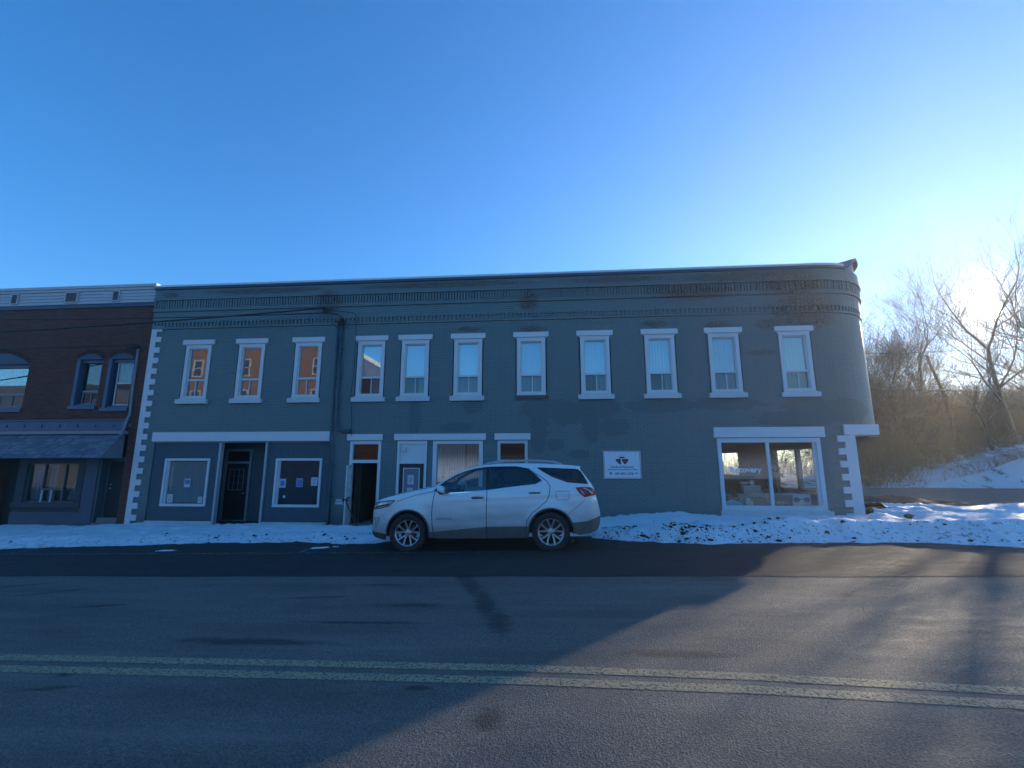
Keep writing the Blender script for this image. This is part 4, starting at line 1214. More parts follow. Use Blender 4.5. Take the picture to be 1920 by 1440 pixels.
right = [(cx+.20, cz_), (cx+.10, cz_+.01), (cx+.005, cz_+.012), (cx-.01, cz_-.03), (cx+.02, cz_-.08), (cx+.055, cz_-.13), (cx+.075, cz_-.165), (cx+.12, cz_-.13), (cx+.17, cz_-.07)]
b = poly(left[::-1], -.0478); b.face([(x, -.0478, z) for x, z in right[::-1]]); b.build('logo_hills', M['maroon'], sg)
b = MB(); n = 14
b.face([(cx+.085*math.cos(math.pi*k/n), -.0478, cz_+.030+.048*math.sin(math.pi*k/n)) for k in range(n+1)][::-1]); b.build('logo_sun', M['maroon'], sg)
b = MB()
for k in range(11):
    a = math.pi*(k+.5)/11; r0, r1 = .095, (.165 if k % 2 else .125)
    c_, s_ = math.cos(a), math.sin(a); w_ = .006
    b.face([(cx+r0*c_+w_*s_, -.048, cz_+.03+r0*s_*.8-w_*c_), (cx+r1*c_, -.048, cz_+.03+r1*s_*.8), (cx+r0*c_-w_*s_, -.048, cz_+.03+r0*s_*.8+w_*c_)])
b.build('logo_ray', M['orangeprint'], sg)
text_mesh('lettering', 'Roads to Recovery', .088, M['ink'], (cx, -.048, 1.525), sg, bold=.0012)
text_mesh('lettering', 'A Substance Use Peer Recovery Center', .054, M['ink'], (cx, -.048, 1.450), sg, bold=.001)
text_mesh('lettering', '207-493-1278', .098, M['ink'], (cx+.04, -.048, 1.320), sg, bold=.0015)
b = MB(); b.face([(1.84+.045*math.cos(2*math.pi*k/10), -.048, 1.335+.045*math.sin(2*math.pi*k/10)) for k in range(10)]); b.build('emblem', M['greyink'], sg)
b = MB(); b.face([(2.60+.05*math.cos(2*math.pi*k/10), -.048, 1.335+.022*math.sin(2*math.pi*k/10)) for k in range(10)]); b.build('emblem', M['greyink'], sg)

# ------------------------------------------------------------------ notices behind the glass
def notice(name, label, x0, x1, z0, z1, y, print_=None, lines=0, mark=None, group=None):
    o = MB().box(x0, x1, y-.002, y, z0, z1).build(name, M['paper'], None); tag(o, label, 'notice', group)
    if print_:
        MB().box(x0+(x1-x0)*print_[0], x0+(x1-x0)*print_[2], y-.004, y-.0025, z0+(z1-z0)*print_[1], z0+(z1-z0)*print_[3]).build('print', M['paperblue'], o)
    if lines:
        b = MB()
        for k in range(lines):
            z = z1-(z1-z0)*(k+1.2)/(lines+1.4); b.box(x0+(x1-x0)*.2, x1-(x1-x0)*(.2+.1*(k % 2)), y-.004, y-.0025, z-.008, z+.008)
        b.build('print', M['greyink'], o)
    if mark:
        b = MB(); mx, mz = (x0+x1)/2, (z0+z1)/2
        b.face([(mx-.05, y-.005, mz-.01), (mx-.02, y-.005, mz-.05), (mx+.06, y-.005, mz+.05), (mx-.02, y-.005, mz-.025)][::-1]); b.build('tick_mark', M['ink'], o)
    return o
notice('poster', 'small blue printed poster in the middle of the left shop window', -11.96, -11.74, .86, 1.14, .078, (.1, .35, .9, .85))
notice('notice', 'grey notice with a black tick, lower left of the left shop window', -12.50, -12.29, .36, .64, .078, None, 0, True)
notice('notice', 'small yellowish notice, lower right of the left shop window', -11.42, -11.26, .36, .56, .078, None, 2)
notice('notice', 'white sheet at the left edge of the second shop window', -8.69, -8.47, .86, 1.14, .078, (.2, .2, .8, .8))
notice('poster', 'blue and violet poster in the middle of the second shop window', -8.12, -7.90, .88, 1.15, .078, (.05, .05, .95, .9))
notice('notice', 'white printed sheet at the right edge of the second shop window', -7.63, -7.41, .92, 1.19, .078, None, 4)
notice('sticker', 'tiny white square sticker low in the second shop window', -8.53, -8.45, .54, .62, .078)
notice('notice', 'upper white sheet with a figure on the black door pane', -4.45, -4.25, .98, 1.27, .024, None, 2, True)
notice('notice', 'lower white sheet on the black door pane behind the car', -4.46, -4.28, .62, .88, .024, None, 4)
o = MB().box(-7.05+.22, -6.58, -.02, -.003, .52, .68).build('painted_number_plate', M['whiteold'], None)
bpy.data.objects.remove(o)
b = MB(); b.box(-6.72, -6.52, -.012, .0, .46, .52); b.box(-6.74, -6.50, -.012, .0, .36, .44); b.box(-6.50, -6.46, -.012, 0, .35, .38)
tag(b.build('wall_mark', M['whiteold'], None), 'two short white worn paint marks on the wall left of the open door', 'mark')

# crutch-like stick propping the open door
st = thing('door_prop', 'dark stick leaning from the open white door to the step', 'stick', (-5.70, -.80, -.28))
MB().tube([(-6.03, -.83, .56), (-5.95, -.82, .38), (-5.66, -.78, -.18)], .018, 8).build('shaft', M['black'], st)
MB().tube([(-6.12, -.84, .60), (-6.03, -.83, .57), (-5.93, -.82, .64)], .024, 8).build('handle', M['black'], st)
MB().tube([(-5.66, -.78, -.18), (-5.60, -.77, -.30)], .016, 8).build('tip', M['whiteold'], st)
# clutter on the stairs inside the open door
for k, (x, y, z, s_) in enumerate(((-5.62, 1.05, -.12, .20), (-5.55, 1.32, .06, .17), (-5.60, 1.58, .24, .19), (-5.5, 1.82, .42, .16), (-5.52, 2.05, .60, .2))):
    o = MB().obox((x, y, z+s_*.4), s_*1.2, s_*.8, s_*.8, rz=.2*k).build('storage_box', M['whiteold'] if k % 2 else M['card'], None)
    tag(o, ['crumpled brown box on the lowest stair inside the open door', 'white bundle on the second stair inside the open door', 'brown box halfway up the dark stairs', 'white bundle above the brown box on the dark stairs', 'topmost box on the dark stairs'][k], 'box', 'things left on the stairs')
o = MB().obox((-11.10, .5, -.30), .12, .14, .12, rz=.4).build('stone', M['concrete'], None); tag(o, 'pale stone at the foot of the recessed black door', 'stone')
b = MB(); b.obox((-9.35, .3, -.33), .30, .16, .07, rz=.2); b.obox((-9.35, .3, -.29), .22, .12, .03, rz=.3); tag(b.build('brick_piece', M['concrete'], None), 'flat grey slab at the right side of the shop recess', 'slab')
b = MB(); b.box(-7.5, -5.0, -.55, -.50, -.35, -.27); tag(b.build('timber', M['whiteold'], None), 'pale timber lying along the wall below the open door', 'timber')

# ------------------------------------------------------------------ things on show in the corner shop window
tab = thing('display_table', 'long pale display table behind the corner shop window', 'table', (6.5, .9, .08))
b = MB(); b.box(5.25, 7.75, 1.0, 1.35, .64, .68); b.build('tabletop', M['whitebox'], tab)
MB().box(5.75, 7.75, 1.34, 1.36, .10, .64).build('back_panel', M['whitebox'], tab)
for x in (5.3, 7.7): MB().box(x-.03, x+.03, 1.05, 1.10, .08, .64).build('leg', M['alu'], tab)
MB().box(5.12, 7.86, .14, .62, .26, .40).build('window_shelf', M['whiteold'], blue)
def item(name, label, cat, b, m, group=None): return tag(b.build(name, m, None), label, cat, group)
item('card_box', 'wide low white box on the display table under the window lettering', 'box', MB().box(6.10, 6.62, 1.02, 1.25, .68, .94), M['whitebox'])
item('cardboard_box', 'brown cardboard box at the foot of the window divider', 'box', MB().box(6.02, 6.42, .26, .5, .40, .62), M['card'])
b = MB(); b.obox((5.92, .35, .50), .10, .10, .20, rz=.3); b.obox((6.0, .30, .46), .09, .08, .12, rz=.7)
item('figurine', 'small cream figurine beside the cardboard box', 'figurine', b, M['creamglow'])
b = MB(); b.tube([(5.25, .40, .42), (5.45, .4, .44), (5.62, .42, .62), (5.52, .42, .80), (5.40, .40, .84)], [.10, .13, .10, .07, .03], 9)
item('stuffed_toy', 'rusty brown stuffed toy slumped in the lower left of the shop window', 'toy', b, simple('russet_plush', (.16, .06, .035), .95, var=.4, nscale=14))
b = MB(); b.tube([(5.20, .3, .42), (5.45, .3, .46), (5.75, .35, .41)], [.07, .11, .04], 8)
item('white_cloth', 'white crumpled cloth lying under the brown toy', 'cloth', b, M['whitebox'])
lam = thing('desk_lamp', 'grey angled desk lamp arm beside the low white box', 'lamp', (5.85, .7, .4))
MB().tube([(5.82, .7, .42), (6.08, .7, .76), (6.48, .7, .80)], .016, 6).build('arm', M['alu'], lam)
MB().tube([(6.44, .7, .82), (6.50, .7, .72)], [.03, .05], 8).build('lamp_shade', M['alu'], lam)
MB().tube([(5.82, .7, .40), (5.82, .7, .42)], .08, 12).build('base', M['alu'], lam)
gs_ = thing('picture_display', 'white picture display of sunglasses at the right end of the shop window', 'picture', (7.55, .4, .40))
MB().box(7.22, 7.74, .38, .40, .405, .72).build('board', M['whitebox'], gs_)
b = MB()
for c_ in (7.34, 7.62): b.face([(c_+.09*math.cos(2*math.pi*k/14), .376, .555+.075*math.sin(2*math.pi*k/14)*(1 if k < 8 else .9)) for k in range(14)])
b.face([(7.42, .377, .58), (7.54, .377, .58), (7.54, .377, .56), (7.42, .377, .56)])
b.build('print', M['ink'], gs_)
rd = random.Random(3)
for k in range(9):
    x = 6.62+.065*k
    b = MB(); b.tube([(x, .32, .40), (x+.01, .32, .44), (x, .32, .44+.05*rd.random()+.02)], [.022, .026, .012], 7)
    item('trinket', ('%s dark trinket in the row on the shop window shelf' % ['leftmost', 'second from left', 'third from left', 'fourth from left', 'middle', 'fourth from right', 'third from right', 'second from right', 'rightmost'][k]), 'trinket', b, M['clod'], 'row of trinkets on the window shelf')
mug = MB(); mug.tube([(6.42, 1.12, .94), (6.42, 1.12, 1.10)], [.055, .065], 14)
item('white_cup', 'white paper cup standing on the low white box', 'cup', mug, M['whitebox'])
ft = thing('artificial_fir', 'small dark artificial fir tree behind the shop window divider', 'tree', (7.5, 1.9, .08))
MB().tube([(7.5, 1.9, .08), (7.5, 1.9, 2.0)], [.03, .01], 6).build('trunk', M['bark'], ft)
b = MB()
for k in range(2600):
    t = rd.random()**.8; z = .55+1.35*t; r0 = .42*(1-t)+.03; a = rd.random()*6.283; r_ = r0*(.35+.65*rd.random())*(.8+.25*math.sin(z*26))
    p = Vector((7.5+r_*math.cos(a), 1.9+r_*math.sin(a), z-.25*r_))
    d = Vector((math.cos(a)+rd.uniform(-.6, .6), math.sin(a)+rd.uniform(-.6, .6), rd.uniform(-.6, .5))).normalized()*.07
    w_ = d.cross(Vector((rd.random(), rd.random(), 1))).normalized()*.008
    b.face([p-w_, p+w_, p+d])
b.build('foliage', M['fir'], ft)
b = MB(); b.box(4.3, 5.4, 6.0, 6.6, .08, .95); b.box(4.3, 5.4, 6.5, 6.6, .95, 1.4)
item('armchair', 'dark armchair deep inside the corner shop', 'chair', b, M['seat'])
# ------------------------------------------------------------------ parked car
CXo, CY = -2.76, -4.28                 # front axle x, centre line y
GZ = lambda x: .019*x - .0
car = thing('parked_car', 'white mud-splashed sport utility car parked at the snowy kerb', 'car', (-1.4, CY, g_road(-1.4)))
def pinch(x):
    w = .92
    if x < .15:
        t = min(1, (.15-x)/1.085); w *= (max(0, 1-t**3.0))**(1/2.6)
    if x > 2.85:
        t = min(1, (x-2.85)/.93); w *= (max(0, 1-t**5))**(1/3.0)*(1-.04*t)
    return w
def sect(x, z):
    s = 1.0
    if z < .48: s -= .05*((.48-z)/.25)**2
    if z > .90: s -= .030*((z-.90)/.25) if z < 1.15 else .030
    if z > 1.12:
        k = (z-1.12); s -= .36*k+.12*k*k
    # crease running back and rising, lower body swage
    zc = .965+.035*(x-.5)
    s += .010*math.exp(-((z-zc)/.045)**2)*sstep(.2, 1.0, x)
    zl = .47+.045*(x-.6)
    s -= .012*math.exp(-((z-zl-.07)/.07)**2)*sstep(.5, .9, x)*(1-sstep(2.1, 2.4, x))
    for ax in (0, 2.77):
        d = math.hypot(x-ax, z-.36)
        if z > .2: s += .022*math.exp(-((d-.45)/.07)**2)
    return s
TOP = [(-.935,.40),(-.935,.62),(-.915,.76),(-.86,.86),(-.74,.945),(-.58,1.0),(-.40,1.045),(-.16,1.098),(.09,1.142),(.34,1.182),(.475,1.222),(.575,1.29),(.675,1.355),(.87,1.463),(1.07,1.547),(1.27,1.598),(1.45,1.628),(1.71,1.645),(2.09,1.648),(2.60,1.632),(3.0,1.608),(3.38,1.565),(3.36,1.515),(3.45,1.39),(3.56,1.24),(3.63,1.12),(3.66,.99),(3.69,.85),(3.735,.69),(3.745,.58),(3.72,.46),(3.66,.37)]
def dpoly(x, z, P, i0=0, i1=None):
    best = 9
    for (a, c), (d, e) in zip(P[i0:i1], P[i0+1:i1]):
        dx, dz = d-a, e-c; L = dx*dx+dz*dz
        t = 0 if L == 0 else max(0, min(1, ((x-a)*dx+(z-c)*dz)/L))
        best = min(best, math.hypot(x-a-t*dx, z-c-t*dz))
    return best
def width(x, z):
    w = pinch(x)*sect(x, z)
    d = dpoly(x, z, TOP, 2, 27); r_ = .10 if x < 3.3 else .07
    if d < r_: w -= r_*(1-math.sqrt(max(0, 1-(1-d/r_)**2)))*min(1, w/.5)
    return max(.0, w)
def nrm_at(x, z):
    e = .008
    wx = (width(x+e, z)-width(x-e, z))/(2*e); wz = (width(x, z+e)-width(x, z-e))/(2*e)
    return Vector((-wx, 1, -wz)).normalized()      # for side +1
def arch(cx, r_, a0, a1, n=20): return [(cx+r_*math.cos(R(a0+(a1-a0)*k/n)), .36+r_*math.sin(R(a0+(a1-a0)*k/n))) for k in range(n+1)]
OUT = [(3.66,.37),(3.50,.315),(3.30,.30),(3.186,.34)]+arch(2.77, .425, -4, 184, 24)+[(2.345,.27),(2.30,.255),(1.55,.25),(.60,.255),(.44,.27)]+arch(0, .425, -8, 184, 24)+[(-.44,.22),(-.70,.25),(-.87,.30)]+TOP
WF = [(.60,1.105),(.50,1.145),(.565,1.215),(.679,1.305),(.873,1.418),(1.072,1.497),(1.275,1.548),(1.515,1.582),(1.525,1.148),(1.105,1.122),(.828,1.108)]
WR = [(1.575,1.584),(2.094,1.582),(2.33,1.538),(2.46,1.44),(2.60,1.30),(2.48,1.245),(1.979,1.196),(1.565,1.150)]
WQ = [(2.52,1.555),(3.31,1.508),(3.36,1.475),(3.43,1.36),(3.49,1.235),(3.096,1.275),(2.80,1.385),(2.62,1.49)]
HL = [(-.90,.80),(-.80,.895),(-.70,.930),(-.45,.965),(-.27,.975),(-.40,.865),(-.60,.815),(-.78,.790)]
TL = [(3.245,1.172),(3.40,1.18),(3.55,1.165),(3.625,1.11),(3.645,1.02),(3.42,.985),(3.31,1.075)]
FOG = [(-.83,.62),(-.62,.66),(-.60,.60),(-.68,.42),(-.74,.42),(-.72,.56)]
CL = [(3.80,.30),(3.80,.60),(3.68,.605),(3.45,.545),(3.10,.52),(3.0,.52),(3.10,.28)]
CS = [(.30,.20),(.42,.375),(.56,.385),(1.0,.42),(1.54,.465),(2.0,.468),(2.30,.468),(2.36,.47),(2.36,.20)]
CF = [(-.96,.20),(-.96,.36),(-.70,.36),(-.38,.34),(-.38,.2)]
D1 = [(.513,1.108),(.480,.889),(.473,.698),(.490,.507),(.535,.262),(1.554,.262),(1.538,.60),(1.540,.877),(1.545,1.14),(1.535,1.592),(1.27,1.565),(1.07,1.515),(.87,1.435),(.67,1.325),(.49,1.16)]
D2 = [(1.554,.262),(1.538,.60),(1.540,.877),(1.545,1.14),(1.535,1.592),(2.10,1.592),(2.345,1.545),(2.48,1.45),(2.70,1.30),(2.765,1.19),(2.75,1.06),(2.70,.934),(2.549,.810),(2.40,.70),(2.315,.56),(2.30,.40),(2.297,.262)]
def inside(p, P):
    x, y = p; c = False; j = len(P)-1
    for i in range(len(P)):
        if (P[i][1] > y) != (P[j][1] > y) and x < (P[j][0]-P[i][0])*(y-P[i][1])/(P[j][1]-P[i][1])+P[i][0]: c = not c
        j = i
    return c
verts, edges = [], []
def addp(P, closed=True):
    i0 = len(verts); pts = []
    n = len(P)
    for i in range(n if closed else n-1):
        a, c = P[i], P[(i+1) % n]; L = math.hypot(c[0]-a[0], c[1]-a[1]); m_ = max(1, int(L/.05))
        for k in range(m_): pts.append((a[0]+(c[0]-a[0])*k/m_, a[1]+(c[1]-a[1])*k/m_))
    verts.extend(Vector(p) for p in pts)
    m_ = len(pts)
    edges.extend((i0+i, i0+(i+1) % m_) for i in range(m_))
OUTP = OUT
addp(OUT)
for P in (WF, WR, WQ, HL, TL, FOG, CL, CS, CF, D1, D2): addp(P)
x = -.93
while x < 3.8:
    z = .22
    while z < 1.66:
        if inside((x, z), OUT) and dpoly(x, z, OUT+[OUT[0]]) > .012: verts.append(Vector((x, z)))
        z += .034
    x += .042
# extra rows close to the rounded top edge
for off in (.012, .03, .055, .085):
    for i in range(2, 27):
        (a, c), (d, e) = TOP[i], TOP[i+1]; L = math.hypot(d-a, e-c); m_ = max(1, int(L/.04))
        nx, nz = (e-c)/L, -(d-a)/L
        for k in range(m_):
            p = (a+(d-a)*(k+.5)/m_+nx*off, c+(e-c)*(k+.5)/m_+nz*off)
            if inside(p, OUT): verts.append(Vector(p))
res = delaunay_2d_cdt(verts, edges, [], 0, 1e-5)
cv, cf = res[0], res[2]
regions = {k: [] for k in 'front_door rear_door front_glass rear_glass quarter_glass headlight taillight fog clad rear_clad front_clad body door_clad1 door_clad2'.split()}
for f in cf:
    c = (sum(cv[i][0] for i in f)/len(f), sum(cv[i][1] for i in f)/len(f))
    if not inside(c, OUT): continue
    if inside(c, WF): k = 'front_glass'
    elif inside(c, WR): k = 'rear_glass'
    elif inside(c, WQ): k = 'quarter_glass'
    elif inside(c, HL): k = 'headlight'
    elif inside(c, TL): k = 'taillight'
    elif inside(c, FOG): k = 'fog'
    elif inside(c, CL): k = 'rear_clad'
    elif inside(c, CF): k = 'front_clad'
    elif inside(c, CS): k = 'door_clad1' if inside(c, D1) else ('door_clad2' if inside(c, D2) else 'clad')
    elif inside(c, D1): k = 'front_door'
    elif inside(c, D2): k = 'rear_door'
    else: k = 'body'
    regions[k].append(tuple(f))
TILT = lambda x: .019*x+(-.0524)        # the whole car sits on the sloping street
def cpt(x, z, y): return (CXo+x, CY+y, z+TILT(x)+.0)
def smesh(name, faces_sides, m, parent, inset=0., thick=0.):
    """faces_sides: list of (faces, side). exact surface normals are stored so regions meet without seams"""
    vs, fs, ns = [], [], []; key = {}
    def g(i, side):
        if (i, side) not in key:
            x, z = cv[i]; w = width(x, z)-inset; n = nrm_at(x, z)
            key[(i, side)] = len(vs); vs.append(cpt(x, z, side*max(.0, w))); ns.append((n.x, n.y*side, n.z))
        return key[(i, side)]
    for faces, side in faces_sides:
        for f in faces:
            q = [g(i, side) for i in f]
            fs.append(tuple(q) if side > 0 else tuple(q[::-1]))
    me = bpy.data.meshes.new(name); me.from_pydata(vs, [], fs); me.materials.append(m)
    me.polygons.foreach_set('use_smooth', [True]*len(fs))
    # orient outward
    me.update()
    for p in me.polygons:
        n = ns[p.vertices[0]]
        if p.normal.dot(Vector(n)) < 0: p.flip()
    me.normals_split_custom_set_from_vertices(ns)
    return link(name, me, parent)
def ribbon(b, P, w, side, lift=.002, closed=False, flatw=True):
    n = len(P); pts = []
    for i in range(n if closed else n-1):
        a, c = P[i], P[(i+1) % n]; L = math.hypot(c[0]-a[0], c[1]-a[1]); m_ = max(1, int(L/.03))
        for k in range(m_): pts.append((a[0]+(c[0]-a[0])*k/m_, a[1]+(c[1]-a[1])*k/m_))
    if not closed: pts.append(P[-1])
    m_ = len(pts); i0 = len(b.v)
    for i in range(m_):
        a = pts[i-1] if (i > 0 or closed) else pts[i]; c = pts[(i+1) % m_] if (i < m_-1 or closed) else pts[i]
        dx, dz = c[0]-a[0], c[1]-a[1]; L = math.hypot(dx, dz) or 1
        nx, nz = -dz/L*w/2, dx/L*w/2
        for s_ in (-1, 1):
            x, z = pts[i][0]+nx*s_, pts[i][1]+nz*s_
            b.v.append(cpt(x, z, side*(width(x, z)+lift)))
    for i in range(m_ if closed else m_-1):
        q = (i0+2*i, i0+2*i+1, i0+2*((i+1) % m_)+1, i0+2*((i+1) % m_))
        b.f.append(q)
Bd = smesh('body', [(regions['body'], -1), (regions['body'], 1)], M['car'], car)
for side in (-1, 1):
    for nm, rg, cl, gl, gm in (('front', 'front_door', 'door_clad1', 'front_glass', 'carglass'), ('rear', 'rear_door', 'door_clad2', 'rear_glass', 'tintglass')):
        d = smesh('door', [(regions[rg], side)], M['car'], car)
        smesh('window', [(regions[gl], side)], M[gm], d, inset=.012)
        smesh('cladding', [(regions[cl], side)], M['clad'], d)
        hx0, hx1, hz = (1.24, 1.49, 1.018) if nm == 'front' else (2.35, 2.585, 1.098)
        b = MB(); pts = [cpt(hx0+(hx1-hx0)*t, hz+.012*math.sin(math.pi*t), side*(width(hx0+(hx1-hx0)*t, hz)+.004+.035*math.sin(math.pi*min(1, max(0, t)))**.5)) for t in (0, .12, .3, .5, .7, .88, 1)]
        b.tube(pts, [.010, .016, .018, .018, .018, .016, .010], 8); b.build('handle', M['car'] if nm == 'rear' else M['chrome2'] if 'chrome2' in M else M['rim'], d, smooth=True)
        b = MB(); ribbon(b, [(hx0+.01, hz-.022), (hx1-.01, hz-.018)], .022, side, .001); b.build('handle_recess', M['plastic'], d)
        if nm == 'front':
            mr = MB(); sx = side
            i0 = len(mr.v)
            # mirror: rounded housing on a short stalk
            bm = bmesh.new(); bmesh.ops.create_icosphere(bm, subdivisions=3, radius=1)
            for v in bm.verts:
                q = v.co.copy(); sgn = lambda a: (1 if a >= 0 else -1)
                q = Vector([sgn(c_)*abs(c_)**.75 for c_ in q])
                xx, yy, zz = .685+q.x*.085, .93+.12+q.y*.115, 1.175+q.z*.073-.03*q.x
                mr.v.append(cpt(xx, zz, side*yy))
            top_f, bot_f = [], []
            for f in bm.faces:
                ids = tuple(i0+v.index for v in f.verts); (top_f if f.calc_center_median().z > -.45 else bot_f).append(ids)
            bm.free()
            mr.f = top_f; mo = mr.build('mirror', M['car'], car, smooth=True)
            m2 = MB(); m2.v = list(mr.v); m2.f = bot_f
            m2.tube([cpt(.60, 1.125, side*.86), cpt(.68, 1.125, side*.98)], [.05, .045], 8)
            m2.build('mirror_base', M['plastic'], mo, smooth=True)
            b = MB(); b.face([cpt(.775, 1.12, side*.96), cpt(.775, 1.12, side*1.14), cpt(.762, 1.235, side*1.14), cpt(.762, 1.235, side*.96)]); b.build('mirror_glass', M['chrome'], mo)
    smesh('window', [(regions['quarter_glass'], side)], M['tintglass'], car, inset=.004)
    hl = smesh('headlight', [(regions['headlight'], side)], M['lamp'], car, inset=.006)
    tl = smesh('taillight', [(regions['taillight'], side)], M['redlens'], car, inset=-.004)
    b = MB(); ribbon(b, [(3.40, 1.16), (3.50, 1.12), (3.58, 1.04)], .022, side, .007); ribbon(b, [(3.34, 1.13), (3.42, 1.03)], .018, side, .007); b.build('lamp_strip', M['lamp'], tl)
    b = MB(); ribbon(b, HL, .014, side, .001, True); ribbon(b, [(-.78, .80), (-.62, .86), (-.40, .90)], .03, side, -.004); b.build('lamp_bezel', M['plastic'], hl)
    smesh('fog_lamp', [(regions['fog'], side)], M['lamp'], car, inset=.01)
    smesh('cladding', [(regions['rear_clad'], side), (regions['clad'], side)], M['clad'], car, inset=-.003)
    smesh('front_lip', [(regions['front_clad'], side)], M['plastic'], car, inset=-.003)
    b = MB()
    ribbon(b, [(.513, 1.108), (.480, .889), (.473, .698), (.490, .507), (.535, .262)], .013, side)
    ribbon(b, [(1.545, 1.14), (1.540, .877), (1.538, .60), (1.554, .262)], .013, side)
    ribbon(b, D2[6:], .013, side)
    ribbon(b, [(3.0, .60), (3.25, .80), (3.42, .93)], .006, side)
    ribbon(b, [(-.24, .95), (.10, 1.06), (.50, 1.14)], .008, side)
    ribbon(b, [(2.88, 1.105), (3.115, 1.105), (3.125, 1.09), (3.125, .96), (3.11, .945), (2.905, .945), (2.89, .96), (2.87, 1.09)], .006, side, closed=True)
    b.build('panel_gap', simple('gap_dark', (.02, .02, .022), .8, bump=0), car)
    b = MB(); ribbon(b, WF[1:9], .022, side, .001); ribbon(b, [(1.545, 1.148), (1.545, 1.59)], .055, side, .002); ribbon(b, WR[:5], .020, side, .001)
    ribbon(b, WQ, .018, side, .001, True); b.build('window_seal', M['black'], car)
    b = MB(); ribbon(b, [(.56, 1.098), (.83, 1.100), (1.10, 1.112), (1.53, 1.138), (1.98, 1.186), (2.48, 1.236), (2.63, 1.29)], .014, side, .004); ribbon(b, [(2.63, 1.29), (2.46, 1.46), (2.34, 1.55)], .011, side, .004)
    b.build('chrome_strip', M['chrome'], car)
    # thin dusty arch liner edge
    b = MB(); ribbon(b, arch(0, .432, 0, 180), .028, side, .004); ribbon(b, arch(2.77, .432, 0, 180), .028, side, .004); b.build('arch_trim', M['clad'], car)
    # roof rail
    b = MB(); pts = [(1.42, 1.615), (1.52, 1.66), (1.75, 1.693), (2.2, 1.70), (2.6, 1.688), (2.85, 1.665), (3.0, 1.615)]
    b.tube([cpt(x, z, side*.60) for x, z in pts], [.012, .02, .02, .02, .02, .02, .012], 8); b.build('roof_rail', M['alu'], car, smooth=True)
    # door lettering
    if side < 0:
        text_mesh('lettering', 'EQUINOX', .052, M['chrome'], cpt(.715, .622, -(width(.715, .622)+.006)), car, ext=.003, rot=(math.pi/2, math.atan(-.019), 0), sx=1.30)
# skin across the top: hood, windscreen, roof, tailgate, bumpers
def skin(name, i0, i1, m, crown, parent=car, inset=0., ny=14, smooth=True):
    b = MB(); pts = []
    for (a, c), (d, e) in zip(TOP[i0:i1], TOP[i0+1:i1+1]):
        L = math.hypot(d-a, e-c); m_ = max(1, int(L/.05))
        for k in range(m_): pts.append((a+(d-a)*k/m_, c+(e-c)*k/m_))
    pts.append(TOP[i1])
    for x, z in pts:
        w = width(x, z)
        for j in range(ny+1):
            t = -1+2*j/ny
            b.v.append(cpt(x+0*t, z+crown*(1-abs(t)**2.2)*min(1, w)-inset, w*t))
    for i in range(len(pts)-1):
        for j in range(ny): q = i*(ny+1)+j; b.f.append((q, q+1, q+ny+2, q+ny+1))
    return b.build(name, m, parent, smooth=smooth)
skin('bumper', 0, 3, M['plastic'], .0)
skin('bonnet', 3, 10, M['car'], .035)
skin('windscreen', 10, 15, M['carglass'], .035)
skin('roof', 15, 21, M['car'], .022)
skin('rear_window', 21, 24, M['tintglass'], .02)
skin('tailgate', 24, 29, M['car'], .0)
skin('bumper', 29, 31, M['clad'], 0)
b = MB(); ribbon(b, [(.52, 1.235), (.70, 1.355), (.88, 1.448), (1.07, 1.530), (1.27, 1.580)], .018, -1, .001); ribbon(b, [(.52, 1.235), (.70, 1.355), (.88, 1.448), (1.07, 1.530), (1.27, 1.580)], .018, 1, .001)
# underbody, wheel wells, interior
b = MB()
i = len(b.v)
for x0, x1 in ((.45, 2.33),): 
    for y in (-.84, .84):
        pass
def cbox(b, x0, x1, y0, y1, z0, z1):
    i = len(b.v)
    for z in (z0, z1):
        for x, y in ((x0, y0), (x1, y0), (x1, y1), (x0, y1)): b.v.append(cpt(x, z, y))
    for q in ((0,3,2,1),(4,5,6,7),(0,1,5,4),(1,2,6,5),(2,3,7,6),(3,0,4,7)): b.f.append(tuple(i+k for k in q))
cbox(b, .44, 2.33, -.84, .84, .26, .40); cbox(b, -.72, -.44, -.55, .55, .26, .7); cbox(b, 3.2, 3.6, -.72, .72, .34, .7); cbox(b, -.44, .44, -.55, .55, .3, .95); cbox(b, 2.33, 3.2, -.58, .58, .3, .95)
for cx_ in (0, 2.77):
    for side in (-1, 1):
        A = arch(cx_, .428, -10, 190, 20); i0 = len(b.v)
        for x, z in A: b.v.append(cpt(x, z, side*.90*(pinch(x)/.92))); b.v.append(cpt(x, z, side*.52))
        for k in range(len(A)-1): b.f.append((i0+2*k, i0+2*k+1, i0+2*k+3, i0+2*k+2))
b.build('underbody', M['dim'], car)
b = MB(); cbox(b, .44, 3.3, -.83, .83, .40, .62); cbox(b, .42, .78, -.80, .80, .62, 1.08); cbox(b, 3.0, 3.1, -.7, .7, .6, 1.1)
inn = b.build('cabin', M['seat'], car)
for x, ys in ((1.45, (-.38, .38)), (2.30, (-.38, .38))):
    for y in ys:
        b = MB(); i0 = len(b.v)
        cbox(b, x-.45, x, y-.25, y+.25, .62, .78)
        prof = [(x-.05, .78), (x+.10, 1.20), (x+.13, 1.22), (x+.17, 1.36), (x+.26, 1.36), (x+.24, 1.20), (x+.14, .78)]
        for wv, pr in ((.23, prof[:2]+prof[5:]), (.12, prof[1:6])):
            j = len(b.v)
            for yy in (y-wv, y+wv):
                for px, pz in pr: b.v.append(cpt(px, pz, yy))
            n = len(pr)
            b.f.append(tuple(j+k for k in range(n))); b.f.append(tuple(j+n+k for k in range(n))[::-1])
            for k in range(n): b.f.append((j+k, j+(k+1) % n, j+n+(k+1) % n, j+n+k))
        b.build('seat', M['seat'], inn)
b = MB(); pts = []
